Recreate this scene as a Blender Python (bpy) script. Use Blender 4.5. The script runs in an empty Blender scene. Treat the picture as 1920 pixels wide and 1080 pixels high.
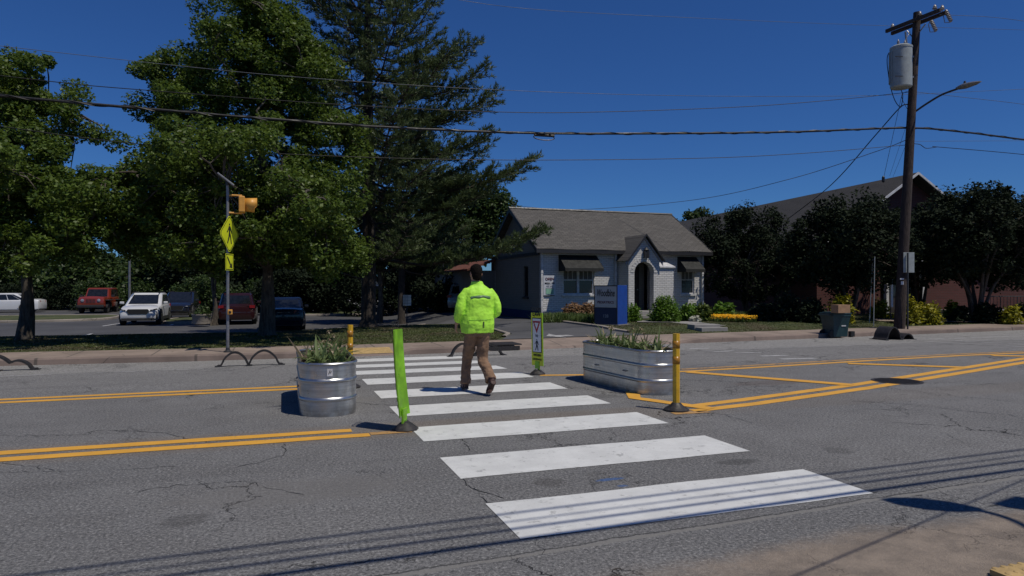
import bpy, bmesh, math, random
import numpy as np
from mathutils import Vector, Matrix
random.seed(7); RNG = np.random.default_rng(11)
C = bpy.context.scene
COL = C.collection
R = math.radians
PI = math.pi

# ------------------------------------------------------------------ camera, sky, sun, exposure
TH = R(19.3); CT, ST = math.cos(TH), math.sin(TH)
CAMH = 1.5; F = 1296.0; HV = 537.0
cam = bpy.data.objects.new('camera', bpy.data.cameras.new('camera')); COL.objects.link(cam)
cam.data.sensor_width = 36; cam.data.lens = 36*F/1920
cam.data.clip_end = 3000; cam.data.clip_start = 0.05
cam.location = (0, 0, CAMH); cam.rotation_euler = (R(90) - math.atan(3/F), 0, -TH)
C.camera = cam
SUNV = Vector((0.31, -0.42, 1.0)).normalized()          # towards the sun
EL = math.asin(SUNV.z)
w = bpy.data.worlds.new('World'); C.world = w; w.use_nodes = True
nt = w.node_tree; bg = nt.nodes['Background']
sky = nt.nodes.new('ShaderNodeTexSky'); sky.sky_type = 'NISHITA'; sky.sun_disc = False
sky.sun_elevation = EL; sky.sun_rotation = math.atan2(SUNV.x, SUNV.y)
sky.air_density = 1.0; sky.dust_density = 0.0; sky.ozone_density = 2.0; sky.altitude = 200
tint = nt.nodes.new('ShaderNodeMix'); tint.data_type = 'RGBA'; tint.blend_type = 'MULTIPLY'; tint.inputs[0].default_value = 1
tint.inputs[7].default_value = (0.35, 0.74, 1.42, 1)    # the camera's deep polarised-looking blue
nt.links.new(sky.outputs[0], tint.inputs[6]); nt.links.new(tint.outputs[2], bg.inputs[0]); bg.inputs[1].default_value = 0.052
sl = bpy.data.lights.new('sun', 'SUN'); sl.energy = 3.9; sl.angle = R(0.5); sl.color = (1, 0.93, 0.81)
sun = bpy.data.objects.new('sun', sl); COL.objects.link(sun)
sun.rotation_euler = SUNV.to_track_quat('Z', 'Y').to_euler(); sun.location = (10, -10, 30)
C.view_settings.view_transform = 'Standard'; C.view_settings.look = 'None'
C.view_settings.gamma = 1; C.view_settings.exposure = -0.24

# ------------------------------------------------------------------ where things stand
def sst(a, b, x):
    t = min(1, max(0, (x-a)/(b-a))); return t*t*(3-2*t)
YKX = [-400, -60, -5, -1.5, 2.2, 10.9, 17.4, 26, 60, 500]
YKY = [30, 17.6, 16.5, 16.2, 16.05, 16.7, 17.1, 17.75, 21.0, 80]
def yk(x): return float(np.interp(x, YKX, YKY))         # the far gutter line
SW = 1.65                                               # far pavement width
def zroad(x, y): return -0.10*sst(10.8, 15.8, y)
def H(x, y):
    k = yk(x)
    if y < k: return zroad(x, y)
    s = y-k-SW
    if s <= 0: return 0.03
    q = 2.4*sst(-.5, 4.5, x); L = 0.03-0.5*sst(5.6+q, 9.2+q*1.2, s)
    Rr = 0.03+0.13*sst(0.1, 2.2, s)-0.16*sst(6, 10, s)
    wv = sst(6.5, 10.2, x)
    return L*(1-wv)+Rr*wv
def P(u, v, d):                                         # a point at camera depth d seen at (u, v)
    l = (u-960)/F*d
    return Vector((ST*d+CT*l, CT*d-ST*l, CAMH+(HV-v)/F*d))
def G(u, v):                                            # where the sight line meets the ground
    d = 2.0
    while d < 400:
        p = P(u, v, d)
        if p.z <= H(p.x, p.y):
            lo, hi = d-0.25, d
            for _ in range(14):
                m = (lo+hi)/2; p = P(u, v, m)
                if p.z <= H(p.x, p.y): hi = m
                else: lo = m
            return Vector((p.x, p.y, H(p.x, p.y)))
        d += 0.25
    return P(u, v, 400)
def onY(u, v, Y):
    t = (u-960)/F; return P(u, v, Y/(CT-ST*t))
def depth(p): return ST*p.x+CT*p.y

# ------------------------------------------------------------------ scene helpers
def tag(o, label=None, cat=None, group=None, kind=None):
    if label: o['label'] = label
    if cat: o['category'] = cat
    if group: o['group'] = group
    if kind: o['kind'] = kind
    return o
def thing(name, label, cat, loc=(0, 0, 0), rz=0, group=None):
    o = bpy.data.objects.new(name, None); COL.objects.link(o); o.empty_display_size = .2
    o.location = loc; o.rotation_euler = (0, 0, rz)
    return tag(o, label, cat, group)
def copy_tree(o, loc, rz, label, group=None, parent=None):
    c = o.copy(); COL.objects.link(c); c.parent = parent
    if parent is None:
        c.location = loc; c.rotation_euler = (0, 0, rz); c['label'] = label
        if group: c['group'] = group
    for ch in list(o.children):
        copy_tree(ch, None, 0, None, None, c)
    return c

class MB:
    def __init__(s): s.v = []; s.f = []; s.mi = []
    def add(s, vs, fs, mi=0):
        n = len(s.v); s.v += [tuple(v) for v in vs]; s.f += [tuple(i+n for i in f) for f in fs]; s.mi += [mi]*len(fs); return s
    def box(s, c, size, rz=0, M=None, mi=0):
        x, y, z = size[0]/2, size[1]/2, size[2]/2
        vs = [Vector((a*x, b*y, d*z)) for d in (-1, 1) for b in (-1, 1) for a in (-1, 1)]
        m = (M if M is not None else Matrix.Rotation(rz, 3, 'Z'))
        vs = [m @ v + Vector(c) for v in vs]
        return s.add(vs, [(0, 2, 3, 1), (4, 5, 7, 6), (0, 1, 5, 4), (2, 6, 7, 3), (0, 4, 6, 2), (1, 3, 7, 5)], mi)
    def bb(s, x0, x1, y0, y1, z0, z1, mi=0):
        return s.box(((x0+x1)/2, (y0+y1)/2, (z0+z1)/2), (x1-x0, y1-y0, z1-z0), mi=mi)
    def loft(s, rings, cap=True, closed=True, mi=0):
        n = len(rings[0]); vs = [p for r in rings for p in r]; fs = []
        for i in range(len(rings)-1):
            for j in range(n if closed else n-1):
                a = i*n+j; b = i*n+(j+1) % n; fs.append((a, b, b+n, a+n))
        if cap and closed: fs += [tuple(range(n-1, -1, -1)), tuple(range((len(rings)-1)*n, len(rings)*n))]
        return s.add(vs, fs, mi)
    def tube(s, pts, r, n=6, cap=True, mi=0):
        pts = [Vector(p) for p in pts]; k = len(pts)
        rs = [float(q) for q in r] if isinstance(r, (list, tuple)) else [float(r)]*k
        rings = []; up = None
        for i, p in enumerate(pts):
            t = (pts[min(i+1, k-1)]-pts[max(i-1, 0)]).normalized()
            if up is None:
                up = Vector((0, 0, 1)) if abs(t.z) < .9 else Vector((1, 0, 0))
            a = t.cross(up).normalized(); b = a.cross(t).normalized(); up = b
            rings.append([p+rs[i]*(math.cos(q)*a+math.sin(q)*b) for q in [2*PI*j/n for j in range(n)]])
        return s.loft(rings, cap, mi=mi)
    def lathe(s, prof, c=(0, 0, 0), n=16, sx=1, sy=1, mi=0):
        rings = [[Vector((c[0]+r*sx*math.cos(2*PI*j/n), c[1]+r*sy*math.sin(2*PI*j/n), c[2]+z)) for j in range(n)] for r, z in prof]
        return s.loft(rings, mi=mi)
    def prism(s, poly, o, ax, ay, nrm, th, mi=0):       # a flat outline (2D) given thickness th along nrm
        o, ax, ay, nrm = Vector(o), Vector(ax), Vector(ay), Vector(nrm)
        a = [o+ax*x+ay*y for x, y in poly]; b = [p+nrm*th for p in a]; n = len(poly)
        return s.add(a+b, [tuple(range(n-1, -1, -1)), tuple(range(n, 2*n))]+[(j, (j+1) % n, (j+1) % n+n, j+n) for j in range(n)], mi)
    def sphere(s, c, r, n=10, m=7, mi=0):
        r = (r, r, r) if not hasattr(r, '__len__') else r
        rings = [[Vector((c[0]+r[0]*math.sin(t)*math.cos(2*PI*j/n), c[1]+r[1]*math.sin(t)*math.sin(2*PI*j/n), c[2]-r[2]*math.cos(t))) for j in range(n)]
                 for t in [PI*(i+.15)/(m+.3-.3+.0) if i == 0 else PI*i/m if i < m else PI*(m-.15)/m for i in range(m+1)]]
        return s.loft(rings, mi=mi)
    def build(s, name, mats, parent=None, smooth=False, recalc=True, bevel=0):
        me = bpy.data.meshes.new(name); me.from_pydata(s.v, [], s.f)
        ms = mats if isinstance(mats, (list, tuple)) else [mats]
        for m in ms: me.materials.append(m)
        if len(ms) > 1: me.polygons.foreach_set('material_index', s.mi)
        if recalc:
            b = bmesh.new(); b.from_mesh(me); bmesh.ops.recalc_face_normals(b, faces=b.faces); b.to_mesh(me); b.free()
        if smooth:
            me.polygons.foreach_set('use_smooth', [True]*len(me.polygons))
            me.set_sharp_from_angle(angle=R(38 if smooth is True else smooth))
        o = bpy.data.objects.new(name, me); COL.objects.link(o)
        if parent is not None: o.parent = parent
        if bevel:
            bm_ = o.modifiers.new('bevel', 'BEVEL'); bm_.width = bevel; bm_.segments = 2; bm_.limit_method = 'ANGLE'
        return o
def text_mesh(body, size, mat, name, parent, M, sx=1, shear=0, space=1.0, depth_=0.002, bold=0.0):
    cu = bpy.data.curves.new(name, 'FONT'); cu.body = body; cu.size = size; cu.align_x = 'CENTER'; cu.align_y = 'CENTER'
    cu.shear = shear; cu.space_character = space; cu.extrude = depth_; cu.offset = bold; cu.resolution_u = 4
    t = bpy.data.objects.new(name+'_tmp', cu); COL.objects.link(t)
    bpy.context.view_layer.update()
    me = bpy.data.meshes.new_from_object(t.evaluated_get(bpy.context.evaluated_depsgraph_get()))
    bpy.data.objects.remove(t)
    me.transform(M @ Matrix.Diagonal((sx, 1, 1, 1)))
    me.materials.clear(); me.materials.append(mat)
    o = bpy.data.objects.new(name, me); COL.objects.link(o)
    if parent is not None: o.parent = parent
    return o

# ------------------------------------------------------------------ materials
class NT:
    def __init__(s, name):
        s.m = bpy.data.materials.new(name); s.m.use_nodes = True; s.t = s.m.node_tree
        s.b = s.t.nodes['Principled BSDF']; s.out = s.t.nodes['Material Output']
        s.co = s.t.nodes.new('ShaderNodeTexCoord').outputs['Object']; s._xyz = None
    def nd(s, typ, **kw):
        n = s.t.nodes.new(typ)
        for k, v in kw.items(): setattr(n, k, v)
        return n
    def lk(s, a, inp):
        if isinstance(a, bpy.types.NodeSocket): s.t.links.new(a, inp)
        else:
            if hasattr(a, '__len__') and len(a) == 3 and hasattr(inp.default_value, '__len__') and len(inp.default_value) == 4: a = (*a, 1)
            inp.default_value = a
    def m_(s, op, a, b=0.0, c=0.0, clamp=False):
        n = s.nd('ShaderNodeMath', operation=op, use_clamp=clamp)
        s.lk(a, n.inputs[0]); s.lk(b, n.inputs[1]); s.lk(c, n.inputs[2]); return n.outputs[0]
    def mr(s, x, a, b, c=0.0, d=1.0):
        n = s.nd('ShaderNodeMapRange'); n.interpolation_type = 'SMOOTHSTEP'
        for i, q in enumerate((x, a, b, c, d)): s.lk(q, n.inputs[i])
        return n.outputs[0]
    def mix(s, f, a, b, blend='MIX'):
        n = s.nd('ShaderNodeMix', data_type='RGBA', blend_type=blend)
        s.lk(f, n.inputs[0]); s.lk(a, n.inputs[6]); s.lk(b, n.inputs[7]); return n.outputs[2]
    def xyz(s):
        if s._xyz is None:
            n = s.nd('ShaderNodeSeparateXYZ'); s.lk(s.co, n.inputs[0]); s._xyz = n.outputs
        return s._xyz
    def comb(s, x, y, z=0.0):
        n = s.nd('ShaderNodeCombineXYZ'); s.lk(x, n.inputs[0]); s.lk(y, n.inputs[1]); s.lk(z, n.inputs[2]); return n.outputs[0]
    def noise(s, sc, det=3, rough=.6, vec=None, dist=0.0):
        n = s.nd('ShaderNodeTexNoise'); s.lk(vec if vec is not None else s.co, n.inputs['Vector'])
        n.inputs['Scale'].default_value = sc; n.inputs['Detail'].default_value = det; n.inputs['Roughness'].default_value = rough
        n.inputs['Distortion'].default_value = dist; return n.outputs[0]
    def vor(s, sc, feat='F1', vec=None, out=0, rnd=1.0):
        n = s.nd('ShaderNodeTexVoronoi', feature=feat); s.lk(vec if vec is not None else s.co, n.inputs['Vector'])
        n.inputs['Scale'].default_value = sc; n.inputs['Randomness'].default_value = rnd; return n.outputs[out]
    def scale(s, k):
        n = s.nd('ShaderNodeVectorMath', operation='MULTIPLY'); s.lk(s.co, n.inputs[0]); n.inputs[1].default_value = k; return n.outputs[0]
    def bump(s, h, strength=.3, dist=.01, prev=None):
        n = s.nd('ShaderNodeBump'); s.lk(h, n.inputs['Height']); n.inputs['Strength'].default_value = strength; n.inputs['Distance'].default_value = dist
        if prev is not None: s.lk(prev, n.inputs['Normal'])
        s.lk(n.outputs[0], s.b.inputs['Normal']); return n.outputs[0]
    def set(s, col=None, rough=None, metal=None, **kw):
        if col is not None: s.lk(col, s.b.inputs['Base Color'])
        if rough is not None: s.lk(rough, s.b.inputs['Roughness'])
        if metal is not None: s.lk(metal, s.b.inputs['Metallic'])
        for k, v in kw.items(): s.lk(v, s.b.inputs[k.replace('_', ' ')])
        return s.m
def plain(name, col, rough=.6, metal=0, var=.18, sc=6, bump=.15, bsc=60, dirt=0.0, **kw):
    n = NT(name); f = n.noise(sc, 4)
    lo = tuple(c*(1-var) for c in col); hi = tuple(min(1, c*(1+var)) for c in col)
    c = n.mix(n.mr(f, .3, .7), lo, hi)
    if dirt: c = n.mix(n.mr(n.noise(sc*2.3, 6, .7), .5, .75, 0, dirt), c, (.09, .075, .06))
    n.set(c, n.mr(n.noise(sc*3, 3), .3, .7, max(.02, rough-.08), min(1, rough+.08)), metal, **kw)
    if bump: n.bump(n.noise(bsc, 3), bump, .004)
    return n.m
def leafmat(name, a, b, trans=.25, c=None, rough=.5):
    n = NT(name); g = n.nd('ShaderNodeNewGeometry')
    col = n.mix(g.outputs['Random Per Island'], a, b)
    if c: col = n.mix(n.mr(n.noise(.6, 2), .5, .62), col, c)
    n.set(col, rough, 0); n.b.inputs['Specular IOR Level'].default_value = .12 if 'dark' in name else .3
    tr = n.nd('ShaderNodeBsdfTranslucent'); n.lk(n.mix(.5, col, tuple(min(1, q*1.6) for q in b)), tr.inputs[0])
    mx = n.nd('ShaderNodeMixShader'); mx.inputs[0].default_value = trans
    n.lk(n.b.outputs[0], mx.inputs[1]); n.lk(tr.outputs[0], mx.inputs[2]); n.lk(mx.outputs[0], n.out.inputs[0])
    return n.m

def asphalt_road():
    n = NT('road_asphalt'); x, y, z = n.xyz()[0], n.xyz()[1], n.xyz()[2]
    big = n.noise(.35, 4, .6); mid = n.noise(2.2, 5, .65)
    col = n.mix(n.mr(big, .3, .7), (.150, .151, .154), (.205, .205, .206))
    col = n.mix(n.mr(mid, .35, .7, 0, .5), col, (.125, .122, .122))
    # lighter, older paving in the far lane and along the far gutter
    ed = n.m_('ADD', y, n.m_('MULTIPLY', n.m_('SUBTRACT', n.noise(.8, 3), .5), .7))
    col = n.mix(n.mr(ed, 10.6, 12.0, 0, .55), col, (.215, .212, .208))
    col = n.mix(n.mr(ed, 14.5, 14.75, 0, .65), col, (.30, .295, .285))
    # wheel wear streaks along the road
    st = n.noise(1.0, 4, .6, n.scale((.22, 2.6, 1)))
    col = n.mix(n.mr(st, .5, .75, 0, .4), col, (.105, .104, .106))
    # stones
    ag = n.noise(48, 4, .85); a2 = n.vor(90)
    g2 = n.noise(24, 3, .8)
    col = n.mix(n.mr(ag, .36, .52, .85, 0), col, (.045, .045, .047)); col = n.mix(n.mr(g2, .38, .5, .35, 0), col, (.06, .06, .062)); col = n.mix(n.mr(g2, .54, .66, 0, .3), col, (.30, .295, .29))
    col = n.mix(n.mr(ag, .53, .68, 0, .8), col, (.40, .395, .39))
    col = n.mix(n.mr(a2, .0, .22, .5, 0), col, (.30, .29, .28))
    # cracks
    dv = n.nd('ShaderNodeVectorMath', operation='ADD'); n.lk(n.co, dv.inputs[0])
    nz = n.nd('ShaderNodeTexNoise'); n.lk(n.co, nz.inputs[0]); nz.inputs['Scale'].default_value = 1.6; nz.inputs['Detail'].default_value = 6; nz.inputs['Roughness'].default_value = .65
    ns = n.nd('ShaderNodeVectorMath', operation='SCALE'); n.lk(nz.outputs[1], ns.inputs[0]); ns.inputs['Scale'].default_value = 1.1
    n.lk(ns.outputs[0], dv.inputs[1])
    cr = n.vor(.42, 'DISTANCE_TO_EDGE', dv.outputs[0])
    cr2 = n.vor(1.5, 'DISTANCE_TO_EDGE', dv.outputs[0])
    msk = n.mr(n.noise(.33, 2), .47, .6); msk2 = n.mr(n.noise(.5, 2, .5, n.scale((1, 1, 5))), .54, .66)
    c1 = n.m_('MULTIPLY', n.mr(cr, .0015, .0055, 1, 0), msk); c2 = n.m_('MULTIPLY', n.mr(cr2, .003, .012, 1, 0), msk2)
    cm = n.m_('MAXIMUM', c1, n.m_('MULTIPLY', c2, .7))
    col = n.mix(cm, col, (.014, .013, .013))
    # short dark pits in the near lane
    pv = n.vor(1.9, 'F1', n.scale((.8, 3.2, 1)))
    pm = n.m_('MULTIPLY', n.mr(pv, .06, .10, .8, 0), n.mr(n.noise(.45, 2), .5, .58))
    col = n.mix(pm, col, (.03, .03, .03))
    # stains and paint marks with shapes of their own
    wob = n.m_('MULTIPLY', n.m_('SUBTRACT', n.noise(9, 5, .8), .5), 2.0)
    def spot(u, v, ru, rv, c, k=.38):
        nonlocal col
        p = G(u, v)
        ex = n.m_('DIVIDE', n.m_('SUBTRACT', x, p.x), ru); ey = n.m_('DIVIDE', n.m_('SUBTRACT', y, p.y), rv)
        d = n.m_('SQRT', n.m_('ADD', n.m_('MULTIPLY', ex, ex), n.m_('MULTIPLY', ey, ey)))
        col = n.mix(n.mr(n.m_('ADD', d, wob), .7, 1.1, k, 0), col, c)
    spot(1030, 905, .13, .13, (.045, .04, .037)); spot(349, 976, .14, .14, (.045, .044, .044)); spot(1573, 845, .13, .16, (.05, .05, .05))
    spot(1385, 866, .22, .09, (.05, .05, .05), .5); spot(1145, 899, .12, .035, (.03, .10, .28), .7); spot(1168, 911, .05, .03, (.03, .10, .28), .6)
    spot(560, 920, .9, .35, (.155, .15, .145), .5); spot(1440, 718, .7, .25, (.10, .075, .065), .4); spot(700, 748, .8, .2, (.17, .165, .16), .5)
    spot(600, 756, .35, .1, (.2, .19, .175), .4); spot(1100, 745, .6, .2, (.06, .06, .06), .4)
    # pale sealed seam along the near gutter and the dirt washed up past it
    sy = n.m_('SUBTRACT', y, n.m_('ADD', n.m_('MULTIPLY', x, .045), 3.53))
    sy = n.m_('ADD', sy, n.m_('MULTIPLY', n.m_('SUBTRACT', n.noise(2.5, 5, .7), .5), .14))
    col = n.mix(n.mr(n.m_('ABSOLUTE', n.m_('ADD', sy, -.02)), .012, .03, .85, 0), col, (.21, .205, .195))
    col = n.mix(n.mr(n.m_('ABSOLUTE', n.m_('ADD', sy, -.055)), .004, .012, .7, 0), col, (.03, .03, .03))
    grn = n.noise(190, 2, .8)
    dirt = n.mix(n.mr(n.noise(3, 5, .7), .35, .65), (.21, .175, .145), (.34, .28, .225))
    dirt = n.mix(n.mr(grn, .35, .6, .55, 0), dirt, (.07, .06, .05)); dirt = n.mix(n.mr(grn, .6, .75, 0, .6), dirt, (.33, .29, .24))
    dy = n.m_('ADD', y, n.m_('MULTIPLY', n.m_('SUBTRACT', n.noise(1.4, 6, .75), .5), .55))
    dm = n.m_('MULTIPLY', n.mr(dy, 3.12, 3.38, 1, 0), n.mr(n.m_('ADD', x, n.m_('MULTIPLY', wob, .6)), 1.2, 2.7))
    col = n.mix(n.m_('MULTIPLY', dm, .95), col, dirt)
    yb = n.m_('MULTIPLY', n.mr(n.m_('ABSOLUTE', n.m_('ADD', y, -7.24)), .25, .5, .25, 0), n.mr(x, 3.5, 5, 1, .4))
    col = n.mix(yb, col, (.19, .13, .07))
    n.set(col, n.mr(ag, .3, .7, .75, .95), 0); n.b.inputs['Specular IOR Level'].default_value = .3
    hh = n.m_('ADD', n.m_('MULTIPLY', ag, 1.0), n.m_('MULTIPLY', cm, -1.6))
    n.bump(hh, .9, .012)
    return n.m
def asphalt_lot(name='lot_asphalt', base=(.055, .055, .058)):
    n = NT(name)
    col = n.mix(n.mr(n.noise(.4, 4), .3, .7), tuple(c*.8 for c in base), tuple(c*1.3 for c in base))
    col = n.mix(n.mr(n.noise(60, 2, .8), .55, .75, 0, .5), col, (.16, .16, .16))
    n.set(col, .85, 0); n.bump(n.noise(60, 3), .4, .005); return n.m
def paint(name, c, wear=.35, under=(.1, .1, .1), streak=True):
    n = NT(name)
    base = n.mix(n.mr(n.noise(3, 5, .7), .35, .7), tuple(q*.86 for q in c), c)
    w1 = n.mr(n.noise(7, 7, .78), .50+.10*(1-wear), .60+.10*(1-wear), 0, .85)
    col = n.mix(n.m_('MULTIPLY', w1, wear*1.5), base, under)
    if streak:
        s_ = n.noise(1, 4, .7, n.scale((45, 3, 1)))
        col = n.mix(n.mr(s_, .6, .75, 0, .35), col, tuple(q*.6 for q in c))
    # grains of road showing through, small chips
    g = n.noise(120, 2, .8); col = n.mix(n.mr(g, .62, .74, 0, .35+.4*wear), col, under)
    col = n.mix(n.mr(n.noise(26, 4, .7), .66, .72, 0, .6*wear+.1), col, under)
    n.set(col, .65, 0); n.bump(n.noise(110, 3), .35, .004); return n.m
def concrete(name, c=(.30, .25, .21), joint=1.6):
    n = NT(name)
    col = n.mix(n.mr(n.noise(.9, 5, .65), .3, .7), tuple(q*.72 for q in c), tuple(q*1.12 for q in c))
    col = n.mix(n.mr(n.noise(14, 6, .75), .52, .75, 0, .5), col, tuple(q*.5 for q in c))
    if joint:
        fr = n.m_('FRACT', n.m_('DIVIDE', n.xyz()[0], joint)); dj = n.m_('ABSOLUTE', n.m_('SUBTRACT', fr, .5))
        col = n.mix(n.mr(dj, .006, .014, .7, 0), col, (.05, .045, .04))
    cr = n.vor(.8, 'DISTANCE_TO_EDGE'); col = n.mix(n.m_('MULTIPLY', n.mr(cr, .003, .01, .7, 0), n.mr(n.noise(.5, 2), .5, .6)), col, (.05, .045, .04))
    n.set(col, .9, 0); n.bump(n.noise(70, 3, .7), .4, .005); return n.m
def brick(name, c1, c2, mortar, bump=.6, tint=None, rot=None):
    n = NT(name); X = n.xyz(); u = n.m_('ADD', X[0], X[1]); v = n.comb(u, X[2])
    b = n.nd('ShaderNodeTexBrick'); n.lk(v, b.inputs['Vector']); b.inputs['Scale'].default_value = 1
    b.inputs['Color1'].default_value = (*c1, 1); b.inputs['Color2'].default_value = (*c2, 1); b.inputs['Mortar'].default_value = (*mortar, 1)
    b.inputs['Brick Width'].default_value = .24; b.inputs['Row Height'].default_value = .085; b.inputs['Mortar Size'].default_value = .009
    b.inputs['Mortar Smooth'].default_value = .3
    col = n.mix(n.mr(n.noise(1.2, 5, .65), .3, .7, 0, .35), b.outputs[0], tuple(q*.7 for q in c1))
    col = n.mix(n.mr(n.noise(22, 4, .7), .55, .8, 0, .35), col, tuple(q*.6 for q in c2))
    n.set(col, .85, 0)
    h = n.m_('ADD', n.m_('MULTIPLY', b.outputs[1], -1.0), n.m_('MULTIPLY', n.noise(30, 4), .6))
    n.bump(h, bump, .02); return n.m
def shingle(name, a, b_):
    n = NT(name); X = n.xyz(); v = n.comb(X[0], n.m_('MULTIPLY', X[2], 2.0))
    b = n.nd('ShaderNodeTexBrick'); n.lk(v, b.inputs['Vector']); b.inputs['Scale'].default_value = 1
    b.inputs['Color1'].default_value = (*a, 1); b.inputs['Color2'].default_value = (*b_, 1); b.inputs['Mortar'].default_value = tuple(q*.45 for q in a)+(1,)
    b.inputs['Brick Width'].default_value = .3; b.inputs['Row Height'].default_value = .145; b.inputs['Mortar Size'].default_value = .012
    col = n.mix(n.mr(n.noise(.8, 5), .35, .7, 0, .4), b.outputs[0], tuple(q*.65 for q in b_))
    col = n.mix(n.mr(n.noise(40, 3, .8), .5, .75, 0, .5), col, tuple(q*1.5 for q in b_))
    n.set(col, .92, 0); n.bump(n.m_('ADD', n.m_('MULTIPLY', b.outputs[1], -1), n.m_('MULTIPLY', n.noise(60, 3), .7)), .6, .02); return n.m
def grassmat():
    n = NT('lawn_soil')
    col = n.mix(n.mr(n.noise(1.1, 5, .7), .35, .65), (.035, .05, .014), (.075, .085, .028))
    col = n.mix(n.mr(n.noise(.35, 4, .7), .52, .66, 0, .8), col, (.085, .065, .038))
    col = n.mix(n.mr(n.noise(50, 3, .8), .5, .7, 0, .6), col, (.02, .03, .008))
    n.set(col, .95, 0); n.bump(n.noise(40, 4, .8), .8, .03); return n.m
def barkmat(name, a, b_):
    n = NT(name); f = n.noise(1, 6, .7, n.scale((22, 22, 4)))
    col = n.mix(n.mr(f, .35, .65), a, b_); col = n.mix(n.mr(n.noise(2.2, 3), .5, .7, 0, .5), col, tuple(q*1.5 for q in b_))
    n.set(col, .92, 0); n.bump(f, .8, .03); return n.m
def galv():
    n = NT('galvanised_steel'); z = n.xyz()[2]
    f = n.noise(1, 4, .6, n.scale((1.5, 1.5, 40))); sp = n.vor(38, out=1)
    bw = n.nd('ShaderNodeRGBToBW'); n.lk(sp, bw.inputs[0])
    col = n.mix(n.mr(f, .3, .7), (.42, .43, .44), (.56, .57, .575)); col = n.mix(n.mr(bw.outputs[0], .2, .9, 0, .16), col, (.33, .34, .36))
    dz = n.m_('MULTIPLY', n.mr(z, .02, .16, 1, 0), n.mr(n.noise(6, 5, .7), .35, .6))
    col = n.mix(n.m_('MULTIPLY', dz, .55), col, (.2, .175, .15))
    st = n.noise(1, 5, .65, n.scale((16, 16, 1.6))); col = n.mix(n.mr(st, .55, .75, 0, .4), col, (.27, .265, .26))
    n.set(col, n.mr(n.noise(9, 4), .3, .7, .27, .42), .93); n.bump(n.noise(5, 3), .25, .012); return n.m

M = {}
M['road'] = asphalt_road(); M['lot'] = asphalt_lot(); M['drive'] = asphalt_lot('driveway_asphalt', (.065, .066, .07))
M['white_paint'] = paint('white_road_paint', (.64, .65, .64), .42, (.13, .13, .13))
M['faded_paint'] = paint('faded_white_paint', (.42, .42, .42), .95, (.15, .15, .15), False)
M['yellow_paint'] = paint('yellow_road_paint', (.70, .36, .045), .3, (.15, .12, .08), False)
M['old_yellow'] = paint('worn_yellow_paint', (.45, .26, .09), 1.0, (.15, .12, .09), False)
M['concrete'] = concrete('pavement_concrete', (.26, .205, .17)); M['kerb'] = concrete('kerb_concrete', (.21, .16, .135), 3.0)
M['lot_kerb'] = concrete('lot_kerb_concrete', (.27, .24, .21), 0); M['step'] = concrete('step_concrete', (.27, .26, .25), 0)
M['grass'] = grassmat()
M['tactile'] = plain('tactile_yellow', (.42, .29, .12), .8, dirt=.5, sc=9)
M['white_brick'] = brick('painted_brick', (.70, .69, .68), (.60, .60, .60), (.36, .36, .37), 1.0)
M['side_wall'] = brick('grey_shaded_brick', (.22, .21, .19), (.19, .185, .165), (.15, .14, .13), .4)  # grey brick, its colour darkened for the pine's shade over the back wing
M['blue_base'] = brick('blue_painted_brick', (.012, .035, .12), (.012, .03, .10), (.01, .025, .085), .4)
M['red_brick'] = brick('red_brick', (.10, .026, .022), (.072, .021, .018), (.075, .05, .045), .5)
M['roof'] = shingle('grey_shingle', (.070, .066, .061), (.110, .103, .095))
M['church_roof'] = shingle('dark_shingle', (.032, .03, .03), (.042, .04, .038))
M['old_roof'] = plain('rust_red_roof', (.13, .045, .03), .85, var=.4, sc=12)
M['trim'] = plain('dark_trim', (.02, .02, .022), .5, dirt=.2)
M['lilac_trim'] = plain('grey_lilac_trim', (.27, .27, .31), .6, dirt=.2)
M['white_trim'] = plain('white_trim', (.55, .55, .56), .55, dirt=.25)
M['awning'] = plain('awning_canvas', (.013, .014, .013), .8, var=.25, sc=3, bsc=200)
M['glass'] = plain('window_glass', (.012, .014, .017), .06, var=.3, bump=0)
M['curtain'] = plain('window_curtain', (.12, .12, .12), .9, var=.2, sc=20)
M['door'] = plain('door_brown', (.04, .03, .025), .5)
M['galv'] = galv()
M['soil'] = plain('potting_soil', (.04, .028, .02), .95, var=.5, sc=30, bump=.6)
M['sticker'] = plain('white_sticker', (.6, .6, .62), .5)
M['black'] = plain('black_print', (.012, .012, .012), .6, var=.1, bump=0)
M['rubber'] = plain('black_rubber', (.022, .02, .02), .55, var=.35, sc=9, bump=.3, dirt=.5)
M['post_yellow'] = plain('post_yellow', (.62, .36, .015), .45, var=.15, dirt=.35)
M['post_band'] = plain('post_amber_band', (.33, .15, .01), .35, var=.15)
M['sign_lime'] = plain('sign_lime', (.62, .68, .02), .45, var=.08, sc=4, bump=.05, dirt=.15)
M['sign_back'] = plain('sign_green', (.20, .46, .02), .35, var=.3, sc=5, bump=.1, dirt=.2)
M['sign_white'] = plain('sign_white', (.62, .63, .66), .45, var=.06, dirt=.15)
M['sign_red'] = plain('sign_red', (.35, .015, .02), .45)
M['steel'] = plain('dull_steel', (.25, .25, .26), .5, .7, dirt=.2)
M['dark_steel'] = plain('dark_steel', (.05, .05, .052), .5, .4)
M['beacon'] = plain('beacon_yellow', (.62, .30, .05), .5, var=.12, dirt=.2)
M['panel'] = plain('solar_cells', (.015, .02, .035), .15, bump=0)
M['fluor'] = plain('fluorescent_cloth', (.44, .86, .06), .62, var=.08, sc=5, bump=.25, bsc=25)
M['reflect'] = plain('reflective_tape', (.10, .20, .09), .45)
M['trouser'] = plain('brown_trousers', (.21, .125, .075), .9, var=.2, sc=7, bump=.3, bsc=180)
M['boot'] = plain('brown_boots', (.05, .022, .018), .6, var=.3, sc=20)
M['skin'] = plain('skin', (.42, .22, .15), .5, var=.08)
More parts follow.
